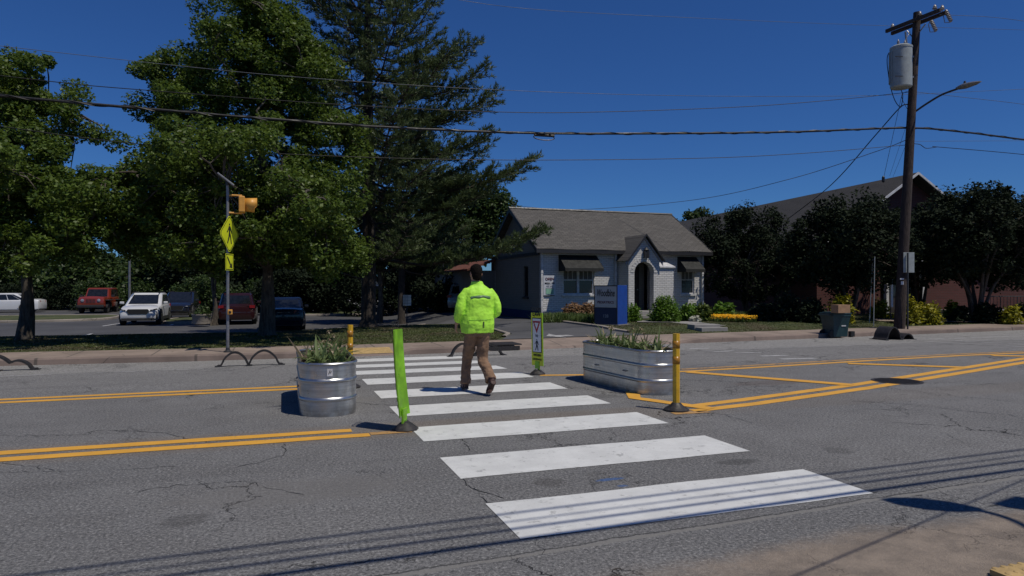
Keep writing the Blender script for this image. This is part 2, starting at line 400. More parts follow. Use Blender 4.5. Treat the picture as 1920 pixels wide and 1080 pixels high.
M['hair'] = plain('dark_hair', (.008, .006, .005), .9, var=.4, sc=60, bump=.6, bsc=220, Specular_IOR_Level=.08)
M['sign_blue'] = plain('sign_blue', (.012, .06, .30), .45, var=.1, sc=4, dirt=.12)
M['sign_navy'] = plain('sign_navy', (.008, .022, .075), .45, var=.1)
M['sign_face'] = plain('sign_face_white', (.50, .48, .46), .5, var=.05, dirt=.15)
M['sign_grey_text'] = plain('grey_number', (.25, .26, .3), .5)
M['red_text'] = plain('maroon_print', (.12, .04, .06), .6); M['banner'] = plain('banner_vinyl', (.55, .57, .62), .5, var=.06)
M['banner_green'] = plain('banner_green', (.22, .42, .32), .6)
M['pole_wood'] = barkmat('pole_wood', (.022, .015, .013), (.052, .036, .032))
M['arm_wood'] = barkmat('crossarm_wood', (.03, .022, .018), (.07, .05, .042))
M['grey_tank'] = plain('transformer_grey', (.30, .33, .33), .5, var=.12, dirt=.3)
M['porcelain'] = plain('porcelain', (.28, .26, .25), .3)
M['wire'] = plain('black_wire', (.007, .007, .008), .5, bump=0)
M['wire_pale'] = plain('pale_wire', (.10, .11, .13), .5, bump=0)
M['bin'] = plain('bin_teal', (.010, .038, .045), .5, var=.2, dirt=.25)
M['cardboard'] = plain('cardboard', (.32, .19, .11), .9, var=.15)
M['iron'] = plain('cast_iron', (.045, .042, .042), .6, .5, var=.3, sc=30, bump=.5, dirt=.4)
M['bark'] = barkmat('maple_bark', (.035, .028, .022), (.10, .085, .07)); M['bark_dark'] = barkmat('dark_bark', (.02, .015, .012), (.05, .04, .033))
M['bark_pale'] = barkmat('crape_bark', (.03, .024, .02), (.085, .07, .058))
M['leaf'] = leafmat('maple_leaf', (.038, .076, .011), (.108, .158, .024), .3)
M['leaf_yellow'] = leafmat('yellowish_leaf', (.045, .075, .012), (.12, .16, .03), .28)
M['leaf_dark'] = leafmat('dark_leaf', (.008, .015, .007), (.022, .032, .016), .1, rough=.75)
M['leaf_far'] = leafmat('far_leaf', (.020, .042, .010), (.055, .088, .022), .25)
M['needle'] = leafmat('pine_needle', (.036, .060, .022), (.092, .125, .046), .2)
M['box_leaf'] = leafmat('boxwood_leaf', (.045, .10, .01), (.12, .22, .02), .25)
M['gold_leaf'] = leafmat('golden_leaf', (.12, .13, .008), (.32, .29, .015), .2)
M['rust_leaf'] = leafmat('rusty_leaf', (.14, .075, .035), (.30, .19, .10), .2)
M['blade'] = leafmat('grass_blade', (.040, .055, .012), (.11, .13, .035), .25, (.10, .08, .04))
M['strap_leaf'] = leafmat('strap_leaf', (.04, .075, .015), (.12, .17, .05), .25)
M['tank_leaf'] = leafmat('planter_leaf', (.035, .07, .02), (.17, .22, .08), .25)
M['dry_leaf'] = leafmat('dry_leaf', (.20, .15, .09), (.48, .40, .28), .2)
M['flower'] = leafmat('yellow_flower', (.75, .36, .01), (.95, .55, .02), .2)
M['pale_flower'] = leafmat('pale_flower', (.35, .35, .28), (.6, .6, .5), .2)
def carpaint(name, c, r=.25, metal=0.0):
    n = NT(name); col = n.mix(n.mr(n.noise(1.5, 3), .3, .7), tuple(q*.92 for q in c), c); n.set(col, r, metal)
    n.b.inputs['Coat Weight'].default_value = .6; n.b.inputs['Coat Roughness'].default_value = .06; return n.m
M['car_white'] = carpaint('car_white', (.62, .63, .64)); M['car_red'] = carpaint('car_orange_red', (.20, .03, .016))
M['car_black'] = carpaint('car_black', (.012, .012, .016)); M['car_navy'] = carpaint('car_navy', (.007, .009, .016)); M['car_maroon'] = carpaint('car_maroon', (.028, .007, .008))
M['car_silver'] = carpaint('car_silver', (.30, .31, .32), .3, .5)
M['cladding'] = plain('black_cladding', (.02, .02, .02), .6); M['tyre'] = plain('tyre', (.018, .018, .018), .85); M['rim'] = plain('alloy_rim', (.35, .35, .36), .35, .8)
M['lens'] = plain('headlamp_lens', (.35, .37, .4), .1, .3); M['tail'] = plain('tail_lamp', (.22, .01, .012), .2); M['amber'] = plain('amber_lens', (.5, .18, .02), .2)
M['chrome'] = plain('chrome', (.5, .5, .52), .15, 1.0)

# ------------------------------------------------------------------ ground, road, pavement
XS = sorted(set([round(v, 3) for v in list(np.linspace(-400, -60, 12))+list(np.linspace(-60, -14, 24))+list(np.linspace(-14, 30, 89))+list(np.linspace(30, 90, 31))+list(np.linspace(90, 500, 14))]))
def sheet(name, xs, rowf, zf, mat, label=None, kind='structure', parent=None):
    m = MB(); rows = [rowf(x) for x in xs]; nr = len(rows[0])
    vs = [(x, y, zf(x, y)) for x, r in zip(xs, rows) for y in r]
    fs = [(i*nr+j, (i+1)*nr+j, (i+1)*nr+j+1, i*nr+j+1) for i in range(len(xs)-1) for j in range(nr-1)]
    m.add(vs, fs); o = m.build(name, mat, parent, smooth=True); 
    if kind: o['kind'] = kind
    return o
sheet('road', XS, lambda x: [-60, -10, 0, 2.9]+list(np.linspace(3.5, 10.6, 10))+list(np.linspace(10.8, 15.9, 18))+[yk(x)-.005], zroad, M['road'])
rows_s = [0, .3, .7, 1.2, 1.7, 2.2, 3, 3.6, 4, 4.5, 5, 5.5, 6, 6.5, 7, 7.5, 8, 9, 10, 11, 12, 13, 14, 16, 20, 30, 50, 90, 200, 600]
sheet('ground', XS, lambda x: [yk(x)+SW+s for s in rows_s], lambda x, y: H(x, y), M['grass'])
# far kerb and pavement, with a dropped kerb at the crossing and the driveway
def drop(x): return max(sst(.9, 1.35, x)*(1-sst(2.7, 3.2, x)), sst(5.0, 5.8, x)*(1-sst(10.7, 11.6, x))*.85)
def kerb_prof(x):
    k = yk(x); t = .03-.10*drop(x)
    return [(k-.005, -.16), (k+.0, -.10), (k+.015, t-.025), (k+.035, t), (k+.16, t+.003)]
def walk_prof(x):
    k = yk(x); t = .03-.10*drop(x)
    return [(k+.16, t-.004), (k+.5, max(t, -.02)+.0 if drop(x) > 0 else .026), (k+1.0, .028), (k+SW+.02, .034), (k+SW+.03, -.1)]
for nm, pf, mt in (('far_kerb', kerb_prof, M['kerb']), ('far_sidewalk', walk_prof, M['concrete'])):
    m = MB(); n0 = 5; xs = sorted(set(XS+[round(q, 3) for q in np.linspace(0, 12, 80)]))
    vs = [(x, y, z) for x in xs for (y, z) in pf(x)]
    m.add(vs, [(i*n0+j, (i+1)*n0+j, (i+1)*n0+j+1, i*n0+j+1) for i in range(len(xs)-1) for j in range(n0-1)])
    tag(m.build(nm, mt), kind='structure')
# near side: pavement past the frame, ramp pad at the lower right corner
m = MB(); m.add([(x, y, z) for x in (-60, 60) for y, z in ((-20, .03), (2.3, .03), (2.35, .006))], [(0, 3, 4, 1), (1, 4, 5, 2)]); tag(m.build('near_sidewalk', M['concrete']), kind='structure')
m = MB(); x0, x1, y0, y1 = 3.52, 4.9, 1.5, 2.56
m.bb(x0, x1, y0, y1, .004, .034)
for i in range(22):
    for j in range(16):
        m.lathe([(.02, 0), (.014, .005), (.004, .0062)], (x0+.035+i*.063, y0+.035+j*.068, .0335), 8)
tag(m.build('tactile_paving', M['tactile']), kind='structure')
p0, p1 = G(662, 661), G(712, 661)
m = MB(); k = yk(2.0)
vs = [(x, k+dy, z) for x in (p0.x-.1, p1.x+.35) for dy, z in ((.2, -.060), (.5, -.012), (.85, .022))]
m.add(vs, [(0, 3, 4, 1), (1, 4, 5, 2)])
tag(m.build('tactile_paving', M['tactile']), kind='structure')

def lot_edge(x): return float(np.interp(x, [-400, -60, -10, 0.4, 2.0, 10.9], [45, 33, 28.2, 28.0, 32.0, 34.5]))
lx = [x for x in XS if -60 <= x <= 10.8]+[10.95]
sheet('parking_lot', lx, lambda x: [lot_edge(x)+t for t in (0, .5, 1, 2, 3, 5, 8, 12, 18, 26, 36, 48)], lambda x, y: H(x, y)+.022, M['lot'])
dys = list(np.linspace(17.0, 34.5, 36)); m = MB(); nx = 11
def dl(y): return float(np.interp(y, [17, 18.2, 20, 24, 34.5], [5.6, 6.1, 7.0, 7.4, 7.4]))
def dr(y): return float(np.interp(y, [17, 18.2, 19.2, 20.5, 24, 28, 34.5], [11.3, 11.0, 10.2, 10.0, 10.1, 11.0, 11.0]))
vs = []
for y in dys:
    for i in range(nx):
        x = dl(y)+(dr(y)-dl(y))*i/(nx-1); yy = y
        if y < 19: yy = max(y, yk(x)+SW+.03) if y > 17.0 else yk(x)+SW+.03
        vs.append((x, yy, H(x, yy)+.018))
m.add(vs, [(j*nx+i, j*nx+i+1, (j+1)*nx+i+1, (j+1)*nx+i) for j in range(len(dys)-1) for i in range(nx-1)])
tag(m.build('driveway', M['drive'], smooth=True), kind='structure')
# kerb edging between driveway and lawn, lot islands
def ribbon_kerb(name, pts, w=.16, h=.13, closed=False, mat=None):
    m = MB(); pts = [Vector((a, b, 0)) for a, b in pts]; n = len(pts); vs = []
    for i, p in enumerate(pts):
        a = pts[(i-1) % n] if closed else pts[max(i-1, 0)]; b = pts[(i+1) % n] if closed else pts[min(i+1, n-1)]
        t = (b-a).normalized(); nrm = Vector((-t.y, t.x, 0)); z = H(p.x, p.y)
        for s_, zz in ((-w/2, -.05), (-w/2, h*.8), (-w/2+.03, h), (w/2-.03, h), (w/2, h*.8), (w/2, -.05)): vs.append((p.x+nrm.x*s_, p.y+nrm.y*s_, z+zz))
    fs = []
    for i in range(n if closed else n-1):
        for j in range(5): a = i*6+j; b = ((i+1) % n)*6+j; fs.append((a, b, b+1, a+1))
    m.add(vs, fs); return tag(m.build(name, mat or M['lot_kerb']), kind='structure')
ribbon_kerb('driveway_kerb', [(dr(y)+.1, y) for y in np.linspace(19.0, 27.5, 24)], .14, .09)
ribbon_kerb('driveway_kerb', [(dl(y)-.1, y) for y in np.linspace(19.0, 27.5, 24)], .14, .05)
ribbon_kerb('lot_kerb', [(x, lot_edge(x)) for x in np.linspace(-40, 7.2, 70)], .16, .1)
def island(u, v, rx, ry, rz=0, name='lot_island'):
    c = G(u, v); pts = []
    for i in range(36):
        a = 2*PI*i/36; q = (abs(math.cos(a))**3+abs(math.sin(a))**3)**(-1/3)
        X, Y = rx*q*math.cos(a), ry*q*math.sin(a); pts.append((c.x+X*math.cos(rz)-Y*math.sin(rz), c.y+X*math.sin(rz)+Y*math.cos(rz)))
    ribbon_kerb('lot_kerb', pts, .2, .15, True)
    m = MB(); z = H(c.x, c.y)+.13; m.add([(c.x, c.y, z+.12)]+[(a, b, z) for a, b in pts], [(0, i+1, (i+1) % 36+1) for i in range(36)])
    tag(m.build(name, M['grass'], smooth=True), kind='structure'); return c
ISL_A = island(30, 600, 5.2, 4.0); ISL_B = island(372, 603, 1.6, 3.2); ISL_C = island(625, 590, 3.6, 2.2)
# church lawn path
# ---------------- painted markings
MARKZ = .004
def zmark(x, y, k=1): return H(x, y)+MARKZ*k
def strip(name, pts, w, mat, k=1, jit=.006, label=None):
    """painted line through world points, laid on the road"""
    m = MB(); P_ = []
    for a, b in zip(pts[:-1], pts[1:]):
        a, b = Vector(a[:2]), Vector(b[:2]); n = max(1, int((b-a).length/.25)); P_ += [a.lerp(b, i/n) for i in range(n)]
    P_.append(Vector(pts[-1][:2])); vs = []
    for i, p in enumerate(P_):
        t = (P_[min(i+1, len(P_)-1)]-P_[max(i-1, 0)]).normalized(); nn = Vector((-t.y, t.x))
        for s_ in (-1, 0, 1):
            q = p+nn*(w/2*s_+random.uniform(-jit, jit)*(s_ != 0)); vs.append((q.x, q.y, zmark(q.x, q.y, k)))
    m.add(vs, [(i*3+j, i*3+j+1, i*3+j+4, i*3+j+3) for i in range(len(P_)-1) for j in range(2)])
    o = m.build(name, mat, recalc=False)
    for pl in o.data.polygons[:1]:
        if pl.normal.z < 0: o.data.flip_normals()
    return tag(o, kind='structure')
for i in range(10):
    y = 3.85+1.36*i; d_ = .70 if i < 9 else .42
    if y > 16: break
    strip('crosswalk_stripe', [(1.40, y+d_/2), (4.12, y+d_/2)], min(d_, 16.0-y), M['white_paint'], 1, .008)
LX = (-60, .80)
strip('centre_line', [(-60, 7.6), (-2.25, 7.10), (.95, 7.06)], .16, M['yellow_paint'])
strip('centre_line', [(-60, 7.88), (-2.25, 7.38), (.80, 7.34)], .16, M['yellow_paint'])
strip('worn_centre_line', [(.96, 7.10), (1.38, 7.10)], .13, M['old_yellow'])
strip('centre_line', [(-60, 10.9), (-2.5, 10.58), (1.2, 10.55)], .14, M['yellow_paint'])
strip('centre_line', [(-60, 11.2), (-2.5, 10.86), (1.2, 10.83)], .14, M['yellow_paint'])
def gp(*uv): return [tuple(G(u, v)) for u, v in uv]
near = [G(1300, 771), G(1420, 757), G(1620, 729), G(1780, 703), G(1920, 680)]
def off(pts, d): return [(p.x-d*.2, p.y+d) for p in pts]
ext = [near[-1]+(near[-1]-near[-2])*4.0]
strip('centre_line', [p[:2] for p in near+ext], .17, M['yellow_paint'])
strip('centre_line', off([near[0]+Vector((.2, 0, 0))]+near[1:]+ext, .29), .17, M['yellow_paint'])
far_ = [G(1012, 704), G(1110, 703), G(1300, 696), G(1440, 688), G(1620, 677), G(1800, 667), G(1920, 662)]
ext2 = [far_[-1]+(far_[-1]-far_[-2])*4.0]
strip('centre_line', [p[:2] for p in far_+ext2], .14, M['yellow_paint'])
strip('centre_line', off(far_[2:]+ext2, .28), .14, M['old_yellow'])
strip('median_hatch', gp((1290, 698), (1440, 710), (1600, 722.5)), .24, M['yellow_paint'], 2)
strip('median_hatch', gp((1590, 682), (1810, 689.5)), .24, M['yellow_paint'], 2)
strip('median_hatch', gp((1860, 667), (1990, 670)), .24, M['yellow_paint'], 2)
strip('median_hatch', [(4.85, 8.7)]+gp((1190, 747), (1335, 767)), .19, M['yellow_paint'], 2)
strip('worn_centre_line', gp((1262, 776), (1330, 772)), .12, M['old_yellow'], 1)
# faded white lines in the far lane
for a, b, w_ in ((-40, -3.7, .08), (-3.0, -2.2, .08), (-1.9, -1.2, .07), (5.2, 7.5, .07), (10, 16, .06)):
    strip('faded_lane_line', [(a, 14.45), (b, 14.42)], w_, M['faded_paint'])
for (a, b, w_) in (((1292, 654), (1335, 653), .16), ((1335, 660), (1375, 658), .18), ((1380, 662), (1425, 661), .2), ((1425, 668), (1475, 666.5), .2), ((1465, 673.5), (1530, 672), .22)):
    strip('faded_lane_arrow', gp(a, b), w_, M['faded_paint'])
for (a, b) in (((1730, 634), (1990, 650)), ((1740, 641), (1990, 655)), ((1745, 636), (1980, 628)), ((1800, 640), (2000, 634))):
    strip('faded_lane_line', gp(a, b), .09, M['faded_paint'])
m = MB(); c = G(1051, 631)
for pts in ([(-.35, -.06), (.1, -.06), (.1, -.22), (.45, 0), (.1, .22), (.1, .06), (-.35, .06)],):
    m.add([(c.x-a, c.y+b*3, H(c.x-a, c.y+b*3)+.026) for a, b in pts], [(0, 1, 5, 6), (2, 3, 4), (1, 2, 4, 5)])
tag(m.build('driveway_arrow', M['faded_paint']), kind='structure')
for (a, b) in (((143, 603), (198, 597)), ((192, 612.5), (230, 606.5)), ((157, 631), (172, 627)), ((320, 611), (331, 606))):
    A, B = G(*a), G(*b); mm = MB(); t = (B-A).normalized(); nn = Vector((-t.y, t.x, 0))*.06
    mm.add([A-nn+Vector((0, 0, .03)), A+nn+Vector((0, 0, .03)), B+nn+Vector((0, 0, .03)), B-nn+Vector((0, 0, .03))], [(0, 1, 2, 3)]); tag(mm.build('parking_bay_line', M['white_trim']), kind='structure')
# open cracks
def crack(pts, w=.014):
    P_ = []
    for a, b in zip(pts[:-1], pts[1:]):
        a, b = G(*a), G(*b); n = max(2, int((b-a).length/.06)); P_ += [a.lerp(b, i/n)+Vector((random.gauss(0, .02), random.gauss(0, .02), 0)) for i in range(n)]
    vs = []
    for i, p in enumerate(P_):
        t = (P_[min(i+1, len(P_)-1)]-P_[max(i-1, 0)]).normalized(); nn = Vector((-t.y, t.x, 0))*w*.32*random.uniform(.15, 1.25)
        for q in (p-nn, p+nn): vs.append((q.x, q.y, H(q.x, q.y)+.0025))
    m = MB(); m.add(vs, [(i*2, i*2+1, i*2+3, i*2+2) for i in range(len(P_)-1)])
    tag(m.build('road_crack', M['black'], recalc=False), kind='structure')
crack([(867, 822), (880, 850)], .016); crack([(868, 899), (885, 915), (912, 924), (940, 941)], .014); crack([(885, 915), (905, 935), (928, 950), (945, 975)], .012)
crack([(536, 833), (525, 855), (490, 868), (430, 878)], .012); crack([(260, 922), (330, 910), (450, 903), (520, 918), (580, 932)], .012)
crack([(0, 886), (120, 884), (250, 880), (350, 872)], .011); crack([(0, 868), (60, 876), (130, 886)], .011)
crack([(1360, 780), (1420, 795)], .012); crack([(1600, 752), (1700, 758), (1800, 770), (1920, 782)], .02); crack([(995, 1008), (1020, 1030), (1010, 1045)], .008)
crack([(1400, 790), (1330, 770)], .012); crack([(430, 838), (300, 812), (200, 806)], .014); crack([(1765, 810), (1820, 835)], .01)

# ------------------------------------------------------------------ leaves, needles, blades (vectorised)
def quads(name, Cc, A, B, mat, parent=None, fold=0.0):
    """one 4-point leaf per centre: A along the leaf, B across"""
    n = len(Cc); Nn = np.cross(A, B); L = np.linalg.norm(Nn, axis=1, keepdims=True)+1e-9
    up = Nn/L*(np.linalg.norm(B, axis=1, keepdims=True)*fold)
    V = np.stack([Cc-A, Cc+B-A*.1+up, Cc+A, Cc-B-A*.1+up], 1).reshape(-1, 3)
    me = bpy.data.meshes.new(name); me.vertices.add(4*n); me.vertices.foreach_set('co', V.astype(np.float32).ravel())
    me.loops.add(4*n); me.loops.foreach_set('vertex_index', np.arange(4*n, dtype=np.int32))
    me.polygons.add(n); me.polygons.foreach_set('loop_start', np.arange(0, 4*n, 4, dtype=np.int32))
    me.update(calc_edges=True); me.materials.append(mat)
    o = bpy.data.objects.new(name, me); COL.objects.link(o)
    if parent is not None: o.parent = parent
    return o
def unit(n):
    v = RNG.normal(size=(n, 3)); return v/np.linalg.norm(v, axis=1, keepdims=True)
def leafcloud(cent, rad, per, size, flat=.8, shell=.55, droop=0.0):
    """leaves round each clump centre; returns centres and axes"""
    n = len(cent)*per; c = np.repeat(cent, per, 0); r = np.repeat(rad, per)[:, None]
    d = unit(n); q = RNG.random((n, 1))**(1/3); q = shell+(1-shell)*q
    q = np.where(RNG.random((n, 1)) < .3, RNG.random((n, 1)), q)
    q = q*np.where(RNG.random((n, 1)) < .12, RNG.uniform(1, 1.3, (n, 1)), 1.0)
    p = c+d*r*q*np.array([1, 1, flat])
    a = unit(n); a[:, 2] = a[:, 2]*.6-droop; a /= np.linalg.norm(a, axis=1, keepdims=True)
    nr = unit(n)*.8+d*.6+np.array([0, 0, .7]); b = np.cross(a, nr); b /= np.linalg.norm(b, axis=1, keepdims=True)+1e-9
    s = size*RNG.uniform(.6, 1.25, (n, 1))
    return p, a*s, b*s*.62
def clumps(lobes, n, rmin, rmax, surf=.7):
    """n clump centres within ellipsoid lobes (centre, radii), mostly near their skins"""
    vol = np.array([l[1][0]*l[1][1]*l[1][2] for l in lobes])**.8; pk = RNG.choice(len(lobes), n, p=vol/vol.sum())
    c = np.array([tuple(l[0]) for l in lobes])[pk]; r = np.array([tuple(l[1]) for l in lobes])[pk]
    q = np.where(RNG.random((n, 1)) < surf, RNG.uniform(.72, 1.02, (n, 1)), RNG.random((n, 1))**.5*.8)
    return c+unit(n)*r*q, RNG.uniform(rmin, rmax, n)
def limbs(m, base, top, r0, cents, nlimb=7, r1=.5, twig=.02, seg=8):
    """trunk, limbs to spread targets, and thin branches to each clump"""
    base = Vector(base); top = Vector(top)
    path = [base.lerp(top, t)+Vector((math.sin(t*7+base.x)*.08, math.cos(t*5)*.08, 0)) for t in [i/8 for i in range(9)]]
    rr = [r0*(1.45 if i == 0 else 1.12 if i == 1 else 1-.72*(i/8)) for i in range(9)]
    m.tube(path, rr, 12); nodes = [(p, rr[i]) for i, p in enumerate(path) if i > 2]
    for i in range(3): # root flare
        a = i*2.1+base.x; m.tube([base+Vector((math.cos(a)*r0*1.9, math.sin(a)*r0*1.9, -.1)), base+Vector((math.cos(a)*r0*.9, math.sin(a)*r0*.9, .18)), path[1]], [r0*.3, r0*.4, r0*.3], 6)
    idx = RNG.choice(len(cents), min(nlimb, len(cents)), replace=False)
    for i in idx:
        t = Vector(cents[i]); k = random.randint(2, 7); s = path[k]; md = s.lerp(t, .5)+Vector((0, 0, .12*(t-s).length))
        pts = [(s*(1-q)**2+md*2*q*(1-q)+t*q*q)+Vector((random.gauss(0, .06), random.gauss(0, .06), 0)) for q in [j/seg for j in range(seg+1)]]
        r_ = [max(twig, rr[k]*.55*(1-.85*j/seg)) for j in range(seg+1)]; m.tube(pts, r_, 7); nodes += [(p, r_[j]) for j, p in enumerate(pts) if j > 1]
    arr = np.array([tuple(p) for p, _ in nodes])
    for c in sorted(cents, key=lambda c: float(np.linalg.norm(arr-c, axis=1).min())):
        d = np.linalg.norm(arr-c, axis=1); j = int(d.argmin())
        if d[j] < .25: continue
        if d[j] > 1.2:
            s = Vector(arr[j]); t = Vector(c); q_ = [s.lerp(t, i/7)+Vector((random.gauss(0, .05), random.gauss(0, .05), .10*d[j]*math.sin(PI*i/7))) for i in range(7)]+[t]
            r_ = [.012+.016*float(d[j])*(1-i/7) for i in range(8)]; m.tube(q_, r_, 5, cap=False); arr = np.vstack([arr, [tuple(p) for p in q_[2:]]]); nodes += [(p, r_[i+2]) for i, p in enumerate(q_[2:])]; continue
        s = Vector(arr[j]); t = Vector(c); md = s.lerp(t, .5)+Vector((random.gauss(0, .1), random.gauss(0, .1), .1*d[j]))
        m.tube([s, md, t], [min(nodes[j][1]*.6, .05+.02*d[j]), twig*1.3, twig*.5], 4, cap=False)
def tree(name, label, cat, base, top, r0, lobes, ncl, per, leaf, lmat, bmat, group=None, rmin=.45, rmax=.85, nlimb=9, surf=.7, flat=.8, droop=0.1, twig=.015, extra=None):
    base = Vector(base); t = thing(name, label, cat, base, 0, group)
    off_ = np.array(base); lb = [((np.array(tuple(c))-off_), r) for c, r in lobes]
    cc, rr = clumps(lb, ncl, rmin, rmax, surf)
    if extra: extra(t)
    p, a, b = leafcloud(cc, rr, per, leaf, flat, .45, droop); quads('crown', p, a, b, lmat, t, .35)
    m = MB(); limbs(m, (0, 0, -.05), Vector(top)-base, r0, cc, nlimb, twig=twig); m.build('trunk', bmat, t, smooth=60, recalc=False)
    return t
def bush(name, label, cat, c, r, n, leaf, mat, group=None, lump=.22, flat=1.0, ncl=None, stems=True, droop=0):
    c = Vector(c); t = thing(name, label, cat, c, 0, group)
    ncl = ncl or max(10, n//60); cc = unit(ncl); cc[:, 2] = np.abs(cc[:, 2])*1.0
    cc = cc*np.array(r)*RNG.uniform(.55, .88, (ncl, 1)); cc[:, 2] += .02
    p, a, b = leafcloud(cc, np.full(ncl, lump*max(r)*1.3), max(4, n//ncl), leaf, .9, .3, droop)
    k = p[:, 2] > -.02; quads('foliage', p[k], a[k], b[k], mat, t, .3)
    if stems:
        m = MB()
        for q in cc[::max(1, ncl//14)]: m.tube([(q[0]*.15, q[1]*.15, -.03), (q[0]*.5, q[1]*.5, q[2]*.55), tuple(q)], [.022, .014, .006], 4)
        m.build('stems', M['bark_dark'], t)
    return t
def U(u, v, d): return P(u, v, d)

# ------------------------------------------------------------------ the two broadleaf trees by the lot
def lob(u, v, d, ru, rv, rd=None):                      # a lobe seen at (u,v), radii given in photo pixels at that depth
    k = d/F; return (U(u, v, d), (ru*k, (rd if rd else ru)*k, rv*k))
b1 = G(44, 637); D1 = depth(b1)
tree('broadleaf_tree', 'loose leafy tree at the left edge, its bare dark trunk standing before the white saloon', 'tree', b1, U(48, 260, D1), .17,
     [lob(60, 190, D1, 105, 95), lob(-20, 140, D1, 80, 60), lob(10, 320, D1-1.2, 110, 90, 270), lob(135, 255, D1-.4, 60, 50), lob(100, 350, D1-1.2, 90, 65, 270), lob(-60, 260, D1, 120, 130), lob(40, 420, D1+1, 150, 60), lob(150, 185, D1, 40, 25), lob(20, 120, D1, 40, 35), lob(60, 440, D1-2.2, 150, 60), lob(-80, 430, D1-2, 120, 70), lob(170, 420, D1-1.8, 80, 45), lob(190, 390, D1-.3, 50, 40), lob(200, 270, D1, 22, 18)],
     340, 310, .054, M['leaf'], M['bark'], 'street trees on the verge', .24, .46, 11, .6)
b2 = G(500, 629); D2 = depth(b2); pass
tree('broadleaf_tree', 'tall dense leafy tree behind the yellow crossing sign, sunlit on top and dark below', 'tree', b2, U(488, 140, D2), .18,
     [lob(490, 105, D2, 125, 105), lob(440, 25, D2, 75, 60), lob(400, 195, D2, 125, 105), lob(310, 185, D2+.3, 60, 60), lob(560, 200, D2-.3, 95, 130), lob(340, 95, D2+.3, 45, 45), lob(620, 300, D2, 75, 90), lob(440, 325, D2-1.2, 160, 90, 270), lob(400, 430, D2-2.0, 130, 40, 170),
      lob(290, 375, D2-1.0, 85, 65, 270), lob(580, 400, D2-1.2, 95, 80, 270), lob(420, 440, D2+.6, 150, 60), lob(270, 430, D2+1, 85, 50), lob(530, 90, D2, 70, 80), lob(600, 480, D2+.8, 90, 45), lob(250, 440, D2, 55, 35), lob(430, 455, D2-2.4, 150, 50), lob(590, 470, D2-2.0, 90, 45), lob(300, 440, D2-1.6, 80, 45), lob(270, 140, D2, 30, 35)],
     760, 310, .054, M['leaf'], M['bark'], 'street trees on the verge', .24, .50, 14, .58)

# ------------------------------------------------------------------ the big pine
def pine(name, label, base, htop, r0, rmaxf, nb, seed, group=None, z0=3.0, mat='needle', dens=1.0, special=()):
    rs = np.random.default_rng(seed); random.seed(seed)
    t = thing(name, label, 'tree', base, 0, group); m = MB()
    hh = htop-base.z
    m.tube([(0, 0, -.1), (.02, 0, .3), (.05, .05, hh*.3), (0, .1, hh*.6), (0, 0, hh*.98)], [r0*1.5, r0, r0*.8, r0*.45, .03], 10)
    Cn = []; An = []; Bn = []
    def plume(pp, dd, L, wide):
        """needles standing round a twig"""
        n = int(58*L*dens)+9; s = rs.random((n, 1)); c = np.array(pp)+np.array(dd)*L*s
        a = rs.normal(size=(n, 3)); a /= np.linalg.norm(a, axis=1, keepdims=True); a = a*.75+np.array(dd)*.75+np.array([0, 0, .25]); a /= np.linalg.norm(a, axis=1, keepdims=True)
        ln = wide*rs.uniform(.6, 1.1, (n, 1)); c = c+a*ln
        b = np.cross(a, rs.normal(size=(n, 3))); b /= np.linalg.norm(b, axis=1, keepdims=True)+1e-9
        Cn.append(c); An.append(a*ln); Bn.append(b*.016)
    def branch(z, az, L, tilt, sag=.16):
        s = Vector((0, 0, z)); dr_ = Vector((math.cos(az), math.sin(az), 0)); pts = []; nseg = 9
        for i in range(nseg+1):
            q = i/nseg; pts.append(s+dr_*L*q+Vector((0, 0, L*(tilt*q-sag*math.sin(q*PI)+.14*q**3)))+Vector((random.gauss(0, .03), random.gauss(0, .03), random.gauss(0, .02)))*L*.3)
        m.tube(pts, [.055*(L/5)**.7*(1-.9*i/nseg)+.006 for i in range(nseg+1)], 5, cap=False)
        side = Vector((-dr_.y, dr_.x, 0)); ns = int(L*(6.5 if sag > .1 else 9))
        for j in range(ns):
            q = .28+.72*(j+.5)/ns; i = min(nseg-1, int(q*nseg)); p = pts[i].lerp(pts[i+1], q*nseg-i)
            sg = 1 if j % 2 else -1; tl = (.22+.62*math.sin(min(1, (1-q)*1.35+.14)*PI*.6))*L*.30*random.uniform(.6, 1.15)
            td = (dr_*.72+side*sg*random.uniform(.45, 1.0)+Vector((0, 0, random.uniform(-.02, .38)))).normalized()
            e = p+td*tl; m.tube([p, e], [.012, .004], 3, cap=False)
            k = max(2, int(tl/.20))
            for w_ in range(k):
                pp = p.lerp(e, (w_+.6)/k); d2 = (td+Vector((random.gauss(0, .35), random.gauss(0, .35), random.uniform(0, .6)))).normalized()
                plume(pp, d2, random.uniform(.16, .34), .10)
        plume(pts[-1], (dr_+Vector((0, 0, .5))).normalized(), .35, .10)
    for i in range(nb):
        z = z0+(hh-z0-.3)*((i+.5)/nb)**.95; q = (z-z0)/(hh-z0); L = rmaxf(q)*random.uniform(.7, 1.12); az = i*2.399+random.gauss(0, .25)
        branch(z, az, max(.4, L), random.uniform(-.02, .16)+.25*q)
    for z, az, L, tl in special: branch(z, az, L, tl, .05)
    quads('crown', np.concatenate(Cn), np.concatenate(An), np.concatenate(Bn), M[mat], t)
    m.build('trunk', M['bark_dark'], t, smooth=60, recalc=False); return t
bp = G(690, 613); DP = depth(bp); kp = DP/F
sp = []
for (u, v, tu) in ((1015, 302, 0), (1042, 432, 0), (950, 180, 0), (942, 250, 0), (935, 130, 0), (945, 350, 0), (915, 80, 0)):
    tip = U(u, v, DP-1.2); rel = tip-bp; L = math.hypot(rel.x, rel.y)-.55; sp.append((rel.z-L*.14, math.atan2(rel.y, rel.x), L, .0))
